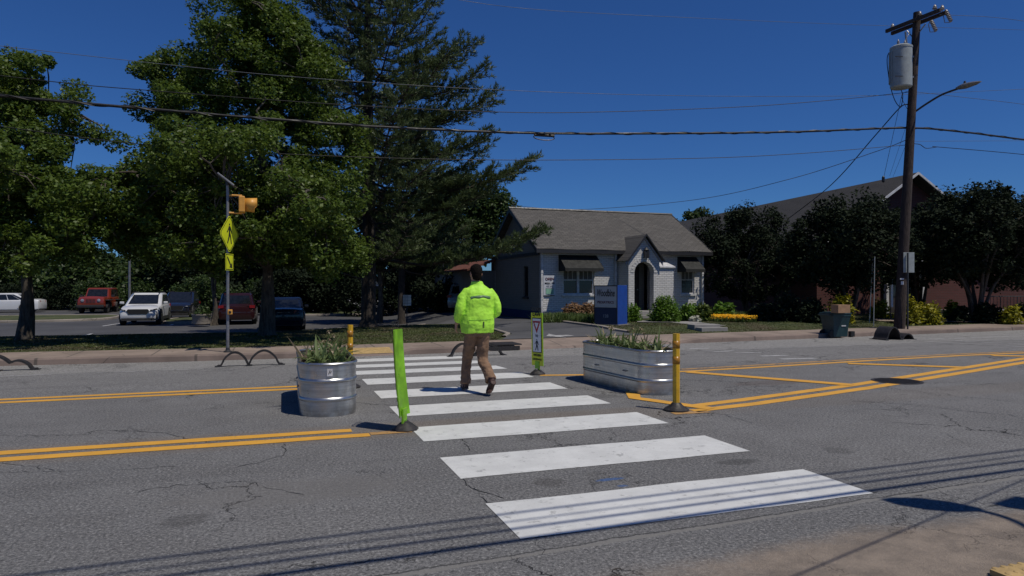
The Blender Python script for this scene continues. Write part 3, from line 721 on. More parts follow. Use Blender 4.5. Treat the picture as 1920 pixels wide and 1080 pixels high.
pine('pine_tree', 'very tall dark pine beside the shop, its top cut off by the frame', bp, 18.0, .27, lambda q: 4.9*(1-q)**.62*(.66+.34*min(1, q*4+.3)), 150, 5, None, 2.7, special=sp)
random.seed(3)
bq = G(752, 608)
pine('pine_tree', 'smaller dark pine right of the tallest one, behind the white notice', bq, 10.5, .2, lambda q: 3.9*(1-q)**.5, 60, 9, None, 2.8, dens=.8)
br_ = G(710, 607)
tr3 = tree('pine_tree', 'slim bare-stemmed tree between the two dark pines', 'tree', br_, U(716, 430, depth(br_)), .16, [lob(716, 440, depth(br_), 90, 55), lob(640, 470, depth(br_)+1, 80, 50), lob(800, 470, depth(br_)+1, 70, 50)], 60, 160, .12, M['leaf_dark'], M['bark'], None)
# tree behind the shop roof's left end
bt = Vector((10.2, 43, -.4)); dt = depth(bt)
tree('background_tree', 'rounded green tree rising behind the left end of the shop roof', 'tree', bt, U(915, 430, dt), .22, [lob(915, 400, dt, 45, 50), lob(880, 440, dt, 60, 50), lob(850, 380, dt, 55, 60)], 110, 130, .14, M['leaf_far'], M['bark_dark'], 'trees beyond the parking lot', .6, 1.0)

# ------------------------------------------------------------------ trees beyond the lot
far_specs = [(-40, 62, 470, 130, 75, 'thick green tree beyond the white saloon, cut by the left edge'), (75, 66, 500, 95, 62, 'low bushy tree beyond the white saloon'),
             (160, 60, 500, 70, 45, 'small rounded tree right behind the red off-roader'), (235, 64, 508, 75, 42, 'olive bushy tree left of the lot light pole'), (310, 58, 505, 80, 60, 'dense tree behind the white crossover'),
             (400, 56, 480, 95, 90, 'dark tree behind the yellow crossing sign, beyond the lot'), (500, 54, 480, 95, 80, 'dark tree beyond the dark saloon'), (600, 50, 490, 95, 85, 'dark tree in the gap left of the tall pine'),
             (790, 52, 480, 85, 80, 'leafy tree in the gap left of the shop')]
for (u, d, v, ru, rv, lab) in far_specs:
    p = P(u, 537, d); z = H(p.x, p.y); b = Vector((p.x, p.y, z))
    tree('background_tree', lab, 'tree', b, P(u, v, d), .2, [lob(u, v, d, ru*.7, rv*.8), lob(u-ru*.45, v+25, d+1, ru*.6, rv*.6), lob(u+ru*.45, v+22, d-1, ru*.6, rv*.6), lob(u, v+rv*.7, d, ru*.9, rv*.5)],
         105, 120, .2, M['leaf_far'] if d > 57 else M['leaf_dark'], M['bark_dark'], 'trees beyond the parking lot', .7, 1.3, 6)
# hedge masses closing the back of the lot
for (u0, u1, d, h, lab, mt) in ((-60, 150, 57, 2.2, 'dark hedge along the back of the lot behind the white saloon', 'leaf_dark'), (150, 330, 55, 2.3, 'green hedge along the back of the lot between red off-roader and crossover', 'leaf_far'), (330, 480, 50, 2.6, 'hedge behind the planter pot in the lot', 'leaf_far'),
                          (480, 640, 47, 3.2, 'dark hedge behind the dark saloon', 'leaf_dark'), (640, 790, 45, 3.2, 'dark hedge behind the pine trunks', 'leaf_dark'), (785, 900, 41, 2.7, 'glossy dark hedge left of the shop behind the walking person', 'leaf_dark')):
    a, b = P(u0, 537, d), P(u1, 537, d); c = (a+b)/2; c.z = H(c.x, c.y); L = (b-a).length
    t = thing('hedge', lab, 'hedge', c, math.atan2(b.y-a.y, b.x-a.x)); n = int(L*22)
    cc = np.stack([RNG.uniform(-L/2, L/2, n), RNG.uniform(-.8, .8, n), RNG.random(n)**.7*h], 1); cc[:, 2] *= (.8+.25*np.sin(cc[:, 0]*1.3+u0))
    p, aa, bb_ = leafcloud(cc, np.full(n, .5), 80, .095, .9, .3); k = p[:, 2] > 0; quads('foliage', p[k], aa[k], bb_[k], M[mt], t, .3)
    m = MB()
    m.tube([(-L/2, 0, .02), (L/2, 0, .02)], .03, 4)
    for q in cc[::12]: m.tube([(q[0], q[1]*.3, -.05), (q[0]*1.0, q[1]*.8, q[2])], [.03, .012], 4)
    m.build('stems', M['bark_dark'], t)

# ------------------------------------------------------------------ the shop: a painted brick cottage
def cells(m, x0, x1, z0, z1, openings, pt, depth_, mi=0):
    """a wall face with rectangular openings and their reveals; pt(x, z, d) gives the point d metres into the wall"""
    xs = sorted({x0, x1, *[o[0] for o in openings], *[o[1] for o in openings]}); zs = sorted({z0, z1, *[o[2] for o in openings], *[o[3] for o in openings]})
    for a, b in zip(xs[:-1], xs[1:]):
        for c, d in zip(zs[:-1], zs[1:]):
            if any(o[0] <= (a+b)/2 <= o[1] and o[2] <= (c+d)/2 <= o[3] for o in openings): continue
            m.add([pt(a, c, 0), pt(b, c, 0), pt(b, d, 0), pt(a, d, 0)], [(0, 1, 2, 3)], mi)
    for a, b, c, d in openings:
        q = [(a, c), (b, c), (b, d), (a, d)]
        for i in range(4):
            p, r = q[i], q[(i+1) % 4]; m.add([pt(*p, 0), pt(*r, 0), pt(*r, depth_), pt(*p, depth_)], [(0, 3, 2, 1)], mi)
HX0, HX1, HY0, HY1 = 11.42, 20.0, 28.85, 35.4
EZ, RZ_, RY = 3.05, 5.22, 32.1
shop = thing('shop_building', 'white painted brick cottage shop with grey shingle roof and arched gabled porch', 'building', (15.7, 28.85, 0))
SO = Vector((15.7, 28.85, 0))
def local(mb): mb.v = [tuple(Vector(v)-SO) for v in mb.v]; return mb
wl = [(onY(1056, 540, HY0).x, onY(1113.5, 540, HY0).x, onY(1085, 552, HY0).z, onY(1085, 500, HY0).z)]
wr = [(onY(1277.5, 540, HY0).x, onY(1302, 540, HY0).x, onY(1290, 551, HY0).z, onY(1290, 500, HY0).z)]
PX0, PX1, PY = 15.30, 16.90, 27.75                      # porch
m = MB(); cells(m, HX0, PX0, .38, EZ+.05, wl, lambda x, z, d: (x, HY0+d, z), .14); cells(m, PX1, HX1, .38, EZ+.05, wr, lambda x, z, d: (x, HY0+d, z), .14)
m.add([(HX1, HY0, -.2), (HX1, HY1, -.2), (HX1, HY1, EZ), (HX1, RY, RZ_-.05), (HX1, HY0, EZ)], [(0, 1, 2, 3, 4)])
m.add([(HX0, HY1, -.3), (HX1, HY1, -.3), (HX1, HY1, EZ), (HX0, HY1, EZ)], [(0, 1, 2, 3)])
local(m).build('front_wall', M['white_brick'], shop, recalc=False)
m = MB(); m.bb(HX0-.02, PX0, HY0-.03, HY0+.2, -.4, .38); m.bb(PX1, HX1+.02, HY0-.03, HY0+.2, -.4, .38); m.bb(HX0-.03, HX0+.2, HY0+.21, HY1, -.5, .38); local(m).build('base_course', M['blue_base'], shop)
# left gable wall with two narrow windows
gy = lambda u: (lambda t: HX0*(CT-ST*t)/(ST+CT*t))((u-960)/F)
wg = [(gy(990.5), gy(982), 1.0, 2.45), (gy(929), gy(921), 1.0, 2.35)]
wg = [(min(a, b), max(a, b), c, d) for a, b, c, d in wg]
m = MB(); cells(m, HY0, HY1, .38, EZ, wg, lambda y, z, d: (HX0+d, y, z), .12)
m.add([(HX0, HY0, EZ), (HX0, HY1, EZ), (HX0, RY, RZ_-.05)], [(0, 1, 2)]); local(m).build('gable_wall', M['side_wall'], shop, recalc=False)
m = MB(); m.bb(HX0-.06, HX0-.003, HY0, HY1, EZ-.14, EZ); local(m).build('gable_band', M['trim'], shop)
# windows
def window(x0, x1, z0, z1, mull, pt, name='window', par=shop, fr=M['white_trim'], curtain=True):
    m = MB(); w_ = .055
    def bar(a, b, c, d, dd=0.0):
        q = [pt(a, c, .06+dd), pt(b, c, .06+dd), pt(b, d, .06+dd), pt(a, d, .06+dd), pt(a, c, .12), pt(b, c, .12), pt(b, d, .12), pt(a, d, .12)]
        m.add(q, [(0, 1, 2, 3), (4, 7, 6, 5), (0, 4, 5, 1), (1, 5, 6, 2), (2, 6, 7, 3), (3, 7, 4, 0)])
    bar(x0, x0+w_, z0, z1); bar(x1-w_, x1, z0, z1); bar(x0+w_, x1-w_, z0, z0+w_); bar(x0+w_, x1-w_, z1-w_, z1)
    n = mull+1; W = (x1-x0)/n
    for i in range(1, n): bar(x0+W*i-.06, x0+W*i+.06, z0+w_, z1-w_)
    zm = z0+(z1-z0)*.52
    for i in range(n):
        a, b = x0+W*i+w_, x0+W*(i+1)-w_; bar(a, b, zm-.025, zm+.025, .01)
        if curtain:
            for k in (1, 2): bar(a+(b-a)*k/3-.01, a+(b-a)*k/3+.01, zm+.025, z1-w_, .02)
    m.v = [tuple(Vector(v)-SO) for v in m.v]; f = m.build(name, fr, par)
    g = MB(); g.add([pt(x0, z0, .115), pt(x1, z0, .115), pt(x1, z1, .115), pt(x0, z1, .115)], [(0, 1, 2, 3)]); g.v = [tuple(Vector(v)-SO) for v in g.v]; g.build('pane', M['glass'], f)
    if curtain:
        g = MB(); zc = z1-w_
        for i in range(n):
            a, b = x0+W*i+w_, x0+W*(i+1)-w_; k = 14
            vs = [(lambda q: tuple(q))(pt(a+(b-a)*j/k, z, .108-.012*(j % 2))) for z in (zm+.03, zc) for j in range(k+1)]
            g.add(vs, [(j, j+1, j+k+2, j+k+1) for j in range(k)])
        g.v = [tuple(Vector(v)-SO) for v in g.v]; g.build('curtain', M['curtain'], f)
    s_ = MB(); q0 = pt(x0-.07, z0-.09, -.07); q1 = pt(x1+.07, z0, .05)
    s_.bb(min(q0[0], q1[0]), max(q0[0], q1[0]), min(q0[1], q1[1]), max(q0[1], q1[1]), z0-.09, z0-.002); s_.v = [tuple(Vector(v)-SO) for v in s_.v]; s_.build('sill', fr, f)
fp = lambda x, z, d: (x, HY0+d, z)
window(*wl[0], 1, fp); window(*wr[0], 0, fp)
gp_ = lambda y, z, d: (HX0+d, y, z)
for a, b, c, d in wg: window(a, b, c, d, 0, gp_, fr=M['trim'], curtain=False)
# roof: two slopes with thickness, ridge cap, fascia
m = MB(); RX0, RX1 = HX0-.32, HX1+.28; ye0, ye1 = HY0-.42, HY1+.4; sl_ = (RZ_-EZ)/(RY-HY0); ze = EZ+.02-.42*sl_*0.55
for (a, za, b, zb) in ((ye0, EZ, RY, RZ_), (RY, RZ_, ye1, EZ)):
    n = 14; vs = []
    for i in range(n+1):
        for j in range(8):
            x = RX0+(RX1-RX0)*i/n; y = a+(b-a)*j/7; z = za+(zb-za)*j/7+.012*math.sin(i*1.7+j); vs.append((x, y, z+.12))
    m.add(vs, [(i*8+j, (i+1)*8+j, (i+1)*8+j+1, i*8+j+1) for i in range(n) for j in range(7)])
local(m).build('roof', M['roof'], shop, smooth=True, recalc=False)
m = MB(); m.bb(RX0, RX1, ye0-.02, ye0+.10, EZ-.06, EZ+.10); m.bb(RX0, RX1, ye1-.1, ye1+.02, EZ-.06, EZ+.10); m.bb(RX0+.1, RX1-.1, ye0+.11, HY0-.003, EZ+.0, EZ+.03)
for X in (RX0-.01, RX1-.04):
    for (a, za, b, zb) in ((ye0, EZ, RY, RZ_), (RY, RZ_, ye1, EZ)):
        m.add([(X, a, za-.06), (X+.05, a, za-.06), (X+.05, a, za+.135), (X, a, za+.135), (X, b, zb-.06), (X+.05, b, zb-.06), (X+.05, b, zb+.135), (X, b, zb+.135)], [(0, 1, 2, 3), (4, 7, 6, 5), (0, 4, 5, 1), (1, 5, 6, 2), (2, 6, 7, 3), (3, 7, 4, 0)])
local(m).build('fascia', M['trim'], shop)
m = MB(); m.tube([(RX0-.02, RY, RZ_+.13), (RX1+.02, RY, RZ_+.12)], .07, 6); local(m).build('ridge_cap', M['trim'], shop)
# downspouts and gutter
for X in (HX0+.07, HX1-.07, PX0-.12):
    m = MB(); m.bb(X-.045, X+.045, HY0-.12, HY0-.035, .0, EZ-.02); m.tube([(X, HY0-.08, .05), (X, HY0-.25, -.02)], .045, 6)
    for z in (.9, 2.1): m.bb(X-.06, X+.06, HY0-.13, HY0-.02, z, z+.04)
    local(m).build('downspout', M['white_trim'], shop)
# porch
xc = (PX0+PX1)/2; apex = 3.78; pe = 2.78; aw = .50; az0 = .40; asp = 2.12
def gz(x): return apex-(apex-pe)*abs(x-xc)/((PX1-PX0)/2)
def arc(x): return asp+math.sqrt(max(0, aw*aw-(x-xc)**2))
m = MB(); xs = [PX0, xc-aw-.12, xc-aw]+[xc+aw*math.sin(PI/2*(i/9)) for i in range(-9, 10)][1:-1]+[xc+aw, xc+aw+.12, PX1]
xs = sorted(set(xs))
for a, b in zip(xs[:-1], xs[1:]):
    if abs((a+b)/2-xc) < aw:
        m.add([(a, PY, arc(a)), (b, PY, arc(b)), (b, PY, gz(b)), (a, PY, gz(a))], [(0, 1, 2, 3)]); m.add([(a, PY, arc(a)), (b, PY, arc(b)), (b, PY+.35, arc(b)), (a, PY+.35, arc(a))], [(3, 2, 1, 0)])
    else: m.add([(a, PY, -.3), (b, PY, -.3), (b, PY, gz(b)), (a, PY, gz(a))], [(0, 1, 2, 3)])
for X in (xc-aw, xc+aw): m.add([(X, PY, -.3), (X, PY+.35, -.3), (X, PY+.35, asp), (X, PY, asp)], [(0, 1, 2, 3)])
for X in (PX0, PX1): m.add([(X, PY, -.3), (X, HY0, -.3), (X, HY0, pe), (X, PY, pe)], [(0, 1, 2, 3)])
# buttress wing on the right with a sloping cap
WX = onY(1262, 540, PY+.2).x; m.bb(PX1, WX, PY+.15, HY0, -.3, 2.42)
local(m).build('porch', M['white_brick'], shop, recalc=True)
m = MB(); m.add([(PX1+.002, PY+.08, 2.36), (WX+.06, PY+.08, 2.36), (WX+.06, HY0-.003, 2.66), (PX1+.002, HY0-.003, 2.66), (PX1+.002, PY+.08, 2.42), (WX+.06, PY+.08, 2.42), (WX+.06, HY0-.003, 2.72), (PX1+.002, HY0-.003, 2.72)], [(0, 1, 2, 3), (4, 7, 6, 5), (0, 4, 5, 1), (1, 5, 6, 2), (2, 6, 7, 3), (3, 7, 4, 0)])
local(m).build('wing_cap', M['white_trim'], shop)
m = MB(); n = 13 # arch ring of header bricks standing proud
for i in range(n):
    a0, a1 = PI*i/n+.02, PI*(i+1)/n-.02
    q = [(r*math.cos(a), r*math.sin(a)) for r, a in ((aw+.015, a0), (aw+.19, a0), (aw+.19, a1), (aw+.015, a1))]
    m.prism(q, (xc, PY-.018, asp), (1, 0, 0), (0, 0, 1), (0, 1, 0), .016)
local(m).build('arch_trim', M['white_brick'], shop)
m = MB() # porch roof
for s_ in (-1, 1):
    xe = xc+s_*((PX1-PX0)/2+.16); zed = gz(PX0)-.16*(apex-pe)/((PX1-PX0)/2)
    yb = lambda z: HY0+(z-EZ)/sl_+.25
    m.add([(xc, PY-.22, apex+.09), (xe, PY-.22, zed+.09), (xe, max(HY0, yb(zed)), zed+.09), (xc, yb(apex+.09), apex+.09)], [(0, 1, 2, 3) if s_ > 0 else (3, 2, 1, 0)])
pr = local(m).build('porch_roof', M['roof'], shop, recalc=False)
for s_ in (-1, 1):
    for nm, w0, w1, y0, y1, mt in (('bargeboard', .00, .085, -.25, -.2, 'trim'), ('gable_trim', .10, .23, -.06, -.012, 'lilac_trim')):
        m = MB(); k = (apex-pe)/((PX1-PX0)/2); xe = xc+s_*((PX1-PX0)/2+.16)
        a, b = (xc, apex+.10), (xe, apex+.10-k*abs(xe-xc))
        vs = [(p[0], PY+y, p[1]-w_) for y in (y0, y1) for p, w_ in ((a, w0), (b, w0), (b, w1), (a, w1))]
        m.add(vs, [(0, 1, 2, 3), (4, 7, 6, 5), (0, 4, 5, 1), (1, 5, 6, 2), (2, 6, 7, 3), (3, 7, 4, 0)]); local(m).build(nm, M[mt], shop)
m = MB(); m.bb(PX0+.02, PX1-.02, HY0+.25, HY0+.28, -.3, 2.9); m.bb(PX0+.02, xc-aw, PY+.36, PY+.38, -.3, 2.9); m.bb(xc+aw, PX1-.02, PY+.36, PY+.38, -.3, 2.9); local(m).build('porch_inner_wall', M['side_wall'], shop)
m = MB(); m.bb(xc-.46, xc+.46, HY0+.16, HY0+.22, .40, 2.42)
for zz in (.55, 1.25, 1.95):
    for xx in (-.22, .22): m.bb(xc+xx-.15, xc+xx+.15, HY0+.135, HY0+.157, zz, zz+.5 if zz < 1.9 else 2.3)
d_ = local(m).build('door', M['door'], shop)
m = MB(); m.sphere((xc+.36, HY0+.12, 1.35), .035, 8, 5); local(m).build('handle', M['chrome'], d_)
# vent louvre/lantern over the arch
m = MB(); m.bb(xc-.05, xc+.17, PY-.16, PY-.02, 2.80, 3.12); m.lathe([(.1, 0), (.13, .04), (.02, .16)], (xc+.06, PY-.09, 3.12), 8)
for q in (-.05, .02, .09, .16): m.bb(xc+q-.008, xc+q+.012, PY-.175, PY-.161, 2.8, 3.12)
local(m).build('porch_lantern', M['dark_steel'], shop)
m = MB() # steps up to the porch
for i in range(3): m.bb(xc-.62, xc+.62, PY-.28*(3-i)-.02, PY-.003, -.12+.165*i, .045+.165*i-.003*0)
m.bb(xc-aw+.003, xc+aw-.003, PY, HY0+.24, .2, .39); local(m).build('porch_steps', M['step'], shop, bevel=.01)
# awnings
for nm, (ua, ub) in (('awning', (1052, 1130)), ('awning', (1272, 1319))):
    xa = onY(ua if ua < 1100 else ua+4, 480, HY0-.3).x; xb = onY(ub-3, 480, HY0-.5).x; m = MB(); n = 16
    z1, z0, o_ = 2.93, 2.32, .78
    vs = []; 
    for i in range(n+1):
        x = xa+(xb-xa)*i/n; sc_ = .02*math.cos(i*2.2)
        vs += [(x, HY0-.02, z1), (x, HY0-o_*.5, (z1+z0)/2+.0+sc_*.3), (x, HY0-o_, z0), (x, HY0-o_-.005, z0-.13-.03*abs(math.sin(i*PI/2)))]
    m.add(vs, [(i*4+j, i*4+j+1, i*4+j+5, i*4+j+4) for i in range(n) for j in range(3)])
    for X in (xa, xb): m.add([(X, HY0-.02, z1), (X, HY0-o_, z0), (X, HY0-o_-.005, z0-.14), (X, HY0-.02, z0-.14)], [(0, 1, 2, 3)])
    local(m).build('awning', M['awning'], shop, recalc=False)
# lower back wing with the rusty roof
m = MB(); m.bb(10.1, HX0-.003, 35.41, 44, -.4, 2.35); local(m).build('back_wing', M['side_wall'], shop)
m = MB(); m.add([(9.8, 35.1, 2.32), (HX0-.07, 35.1, 2.85), (HX0-.07, 44.4, 2.85), (9.8, 44.4, 2.32), (9.8, 35.1, 2.42), (HX0-.07, 35.1, 2.95), (HX0-.07, 44.4, 2.95), (9.8, 44.4, 2.42)], [(0, 1, 2, 3), (4, 7, 6, 5), (0, 4, 5, 1), (1, 5, 6, 2), (2, 6, 7, 3), (3, 7, 4, 0)])
local(m).build('back_wing_roof', M['old_roof'], shop)
m = MB(); m.tube([(9.05, 37.4, 2.4), (9.05, 37.4, 3.9)], .05, 8); local(m).build('vent_pipe', M['steel'], shop)
# banner on the wall
bx0, bx1, bz0, bz1 = onY(1018.5, 540, HY0).x, onY(1041.5, 540, HY0).x, onY(1030, 553.5, HY0).z, onY(1030, 516.5, HY0).z
bn = thing('banner', 'white OPEN hours banner hung on the shop front beside the left corner', 'banner', ((bx0+bx1)/2, HY0-.02, (bz0+bz1)/2))
m = MB(); bw_, bh = (bx1-bx0), (bz1-bz0); n = 8
vs = [(-bw_/2+bw_*i/n, -.012-.006*math.sin(i*1.3), z) for z in (-bh/2, bh/2) for i in range(n+1)]; m.add(vs, [(i, i+1, i+n+2, i+n+1) for i in range(n)])
vs = [(-bw_/2+bw_*i/n, .012, z) for z in (-bh/2, bh/2) for i in range(n+1)]; m.add(vs, [(i+1, i, i+n+1, i+n+2) for i in range(n)]); m.build('sheet', M['banner'], bn, recalc=False)
def facing(o, ax, up): # matrix putting text in a plane
    ax, up = Vector(ax).normalized(), Vector(up).normalized(); nn = ax.cross(up); mt = Matrix((ax, up, nn)).transposed().to_4x4(); mt.translation = Vector(o); return mt
for txt, sz, zz, mt, bd in (('OPEN', .17, .28, 'red_text', .004), ('MON - FRI', .105, .09, 'black', .003), ('8AM - 5PM', .07, -.03, 'sign_grey_text', .002), ('WALK-INS', .08, -.13, 'sign_grey_text', .002)):
    text_mesh(txt, sz, M[mt], 'lettering', bn, facing((0, -.026, zz), (1, 0, 0), (0, 0, 1)), bold=bd)
m = MB(); m.bb(-bw_*.32, bw_*.32, -.026, -.021, -bh/2+.05, -bh/2+.30); m.build('picture', M['banner_green'], bn)
m = MB(); m.bb(-bw_*.4, bw_*.4, -.03, .01, -bh/2-.03, -bh/2-.002); m.build('bottom_bar', M['black'], bn)

# shop sign: blue box with a white face
c0 = G(1158, 610); ss = thing('shop_sign', 'blue box sign reading Woodbine Pediatrics on the front lawn', 'sign', c0, 0)
fl = G(1114.5, 607.5); fdir = (Vector((fl.x, fl.y, 0))-Vector((c0.x, c0.y, 0)))
dC = depth(c0); rgt = P(1176, 607, dC+.12); sdir = Vector((rgt.x-c0.x, rgt.y-c0.y, 0)).normalized()
# camera-plane directions turned into world ones: the side faces the sun, the front faces the traffic
cw = lambda l, d: Vector((ST*d+CT*l, CT*d-ST*l, 0))
sx_ = cw(.6, .8); nf = cw(-.8, .6); t_ = (1114.5-960)/F
A_, B_ = Vector((c0.x, c0.y)), nf.xy
kx = ST+CT*t_; ky = CT-ST*t_                            # X/Y ratio of that sight line
Lf = (A_.x*ky-A_.y*kx)/(B_.y*kx-B_.x*ky)
t2 = (1176-960)/F; kx, ky = ST+CT*t2, CT-ST*t2; Ls = (A_.x*ky-A_.y*kx)/(sx_.y*kx-sx_.x*ky)
hs = 1.5-(536-537)/F*dC-c0.z+.02
def sp_(a, b, z): return nf*a+sx_*b+Vector((0, 0, z))
def sbox(m, a0, a1, b0, b1, z0, z1):
    q = [sp_(a, b, z) for z in (z0, z1) for b in (b0, b1) for a in (a0, a1)]; m.add(q, [(0, 2, 3, 1), (4, 5, 7, 6), (0, 1, 5, 4), (2, 6, 7, 3), (0, 4, 6, 2), (1, 3, 7, 5)])
m = MB(); sbox(m, -.004, Lf+.0, .0, Ls, .02, hs); m.build('cabinet', M['sign_blue'], ss, bevel=.008)
m = MB(); sbox(m, -.08, Lf+.08, -.08, Ls+.1, -.08, .02); m.build('plinth', M['step'], ss)
zf = hs*.44; m = MB(); sbox(m, .03, Lf-.03, -.018, -.003, .03, zf-.02); m.build('lower_panel', M['sign_navy'], ss)
m = MB(); sbox(m, .03, Lf-.03, -.020, -.003, zf, hs-.035); m.build('face_panel', M['sign_face'], ss)
m = MB(); fw = .025
for q in ((0, fw, .0, hs), (Lf-fw, Lf, .0, hs), (fw, Lf-fw, hs-.03, hs), (fw, Lf-fw, zf-.018, zf-.001)): sbox(m, q[0], q[1], -.026, -.004, q[2], q[3])
m.build('frame', M['trim'], ss)
ax = -nf; zmid = (zf+hs)/2
text_mesh('Woodbine', .34*Lf/1.15, M['black'], 'lettering', ss, facing(sp_(Lf/2, -.024, zmid+.11), ax, (0, 0, 1)) @ Matrix.Diagonal((.60, 1.3, 1, 1)), shear=.18, bold=.004)
text_mesh('PEDIATRICS', .155*Lf/1.15, M['red_text'], 'lettering', ss, facing(sp_(Lf/2, -.024, zmid-.21), ax, (0, 0, 1)), bold=.003)
text_mesh('128', .15, M['sign_grey_text'], 'street_number', ss, facing(sp_(Lf/2, -.021, zf*.5), ax, (0, 0, 1)), bold=.002)

# ------------------------------------------------------------------ the brick church-like hall on the right
ca, sa = math.cos(R(7.6)), math.sin(R(7.6))
CP = Vector((30.3, 26.3, 0)); fx = Vector((ca, -sa, 0)); bk = Vector((sa, ca, 0))
hall = thing('brick_hall', 'long red brick hall with dark gabled roof behind the crape myrtles', 'building', CP)
def cp(a, b, z): return fx*a+bk*b+Vector((0, 0, z))
m = MB(); hw, ez2, rz2 = 5.1, 3.5, 7.0; op = [(-1.2, .7, 0.0, 2.6)]
cells(m, -hw, hw, -.3, ez2, op, lambda x, z, d: tuple(cp(x, d, z)), .3)
m.add([cp(-hw, 0, ez2), cp(hw, 0, ez2), cp(0, 0, rz2-.02)], [(0, 1, 2)])
for s_ in (-1, 1): m.add([cp(s_*hw, 0, -.3), cp(s_*hw, 32, -.3), cp(s_*hw, 32, ez2), cp(s_*hw, 0, ez2)], [(0, 1, 2, 3)])
m.add([cp(hw, 1.0, -.3), cp(hw+3.6, 1.0, -.3), cp(hw+3.6, 1.0, 3.2), cp(hw, 1.0, 3.2)], [(0, 1, 2, 3)])
m.add([cp(hw+3.6, 1.0, -.3), cp(hw+3.6, 14, -.3), cp(hw+3.6, 14, 3.2), cp(hw+3.6, 1.0, 3.2)], [(0, 1, 2, 3)])
m.build('wall', M['red_brick'], hall, recalc=False)
m = MB(); k = (rz2-ez2)/hw; ov = .55
for s_ in (-1, 1):
    q = [cp(0, -.7, rz2), cp(s_*(hw+ov), -.7, ez2-k*ov), cp(s_*(hw+ov), 32.5, ez2-k*ov), cp(0, 32.5, rz2)]
    q += [p+Vector((0, 0, .14)) for p in q]; m.add(q, [(0, 1, 2, 3), (4, 7, 6, 5), (0, 4, 5, 1), (1, 5, 6, 2), (2, 6, 7, 3), (3, 7, 4, 0)])
m.add([cp(hw, .6, 3.25), cp(hw+4, .6, 3.25), cp(hw+4, 14.5, 3.25), cp(hw, 14.5, 3.25), cp(hw, .6, 3.4), cp(hw+4, .6, 3.4), cp(hw+4, 14.5, 3.4), cp(hw, 14.5, 3.4)], [(0, 1, 2, 3), (4, 7, 6, 5), (0, 4, 5, 1), (1, 5, 6, 2), (2, 6, 7, 3), (3, 7, 4, 0)])
m.build('roof', M['church_roof'], hall)
for s_ in (-1, 1):
    m = MB(); q = [cp(s_*a, -.76+b, rz2-k*a+z) for b in (0, .055) for a, z in ((.0, .15), (hw+ov, .15), (hw+ov, .03), (0, .03))]
    m.add(q, [(0, 1, 2, 3), (4, 7, 6, 5), (0, 4, 5, 1), (1, 5, 6, 2), (2, 6, 7, 3), (3, 7, 4, 0)]); m.build('bargeboard', M['white_trim'], hall)
def cbox(m, a0, a1, b0, b1, z0, z1):
    q = [cp(a, b, z) for z in (z0, z1) for b in (b0, b1) for a in (a0, a1)]; m.add(q, [(0, 2, 3, 1), (4, 5, 7, 6), (0, 1, 5, 4), (2, 6, 7, 3), (0, 4, 6, 2), (1, 3, 7, 5)])
m = MB(); cbox(m, -1.2, .7, .22, .28, .0, 2.6); dd_ = m.build('door', M['door'], hall)
m = MB(); cbox(m, -1.05, -.3, .19, .215, 1.0, 2.3); cbox(m, -.15, .55, .19, .215, 1.0, 2.3); m.build('pane', M['glass'], dd_)
m = MB()
for a in (-1.35, .72): cbox(m, a, a+.14, -.2, -.003, -.2, 2.75)
cbox(m, -1.35, .86, -.22, -.002, 2.752, 2.95); m.build('door_surround', M['white_trim'], hall)
m = MB()
for i in range(3): cbox(m, 1.8-.0, 6.2, -2.2+.3*i, -.004, -.1+.14*i, .04+.14*i)
m.build('entry_steps', M['step'], hall)
def railing(label, a, b, n):
    A, B = Vector(a), Vector(b); t = thing('handrail', label, 'railing', A); m = MB(); D = B-A
    m.tube([Vector((0, 0, .9)), D+Vector((0, 0, .9))], .022, 6); m.tube([Vector((0, 0, .12)), D+Vector((0, 0, .12))], .014, 5); m.build('rail', M['dark_steel'], t)
    m = MB()
    for i in range(n+1): q = D*i/n; m.tube([q+Vector((0, 0, -.1)), q+Vector((0, 0, .9))], .012 if i % 5 else .022, 5)
    o = m.build('balusters', M['dark_steel'], t); o['kind'] = 'stuff'; return t
ra = CP+cp(2.0, -2.5, .12); rb = CP+cp(4.7, -2.5, .12); railing('black iron railing in front of the brick hall, right of the utility pole', ra, rb, 14)
ra = CP+cp(5.4, -2.3, .1); rb = CP+cp(8.4, -1.8, .0); railing('black iron railing by the brick hall at the right edge, behind the multi-stem tree', ra, rb, 15)

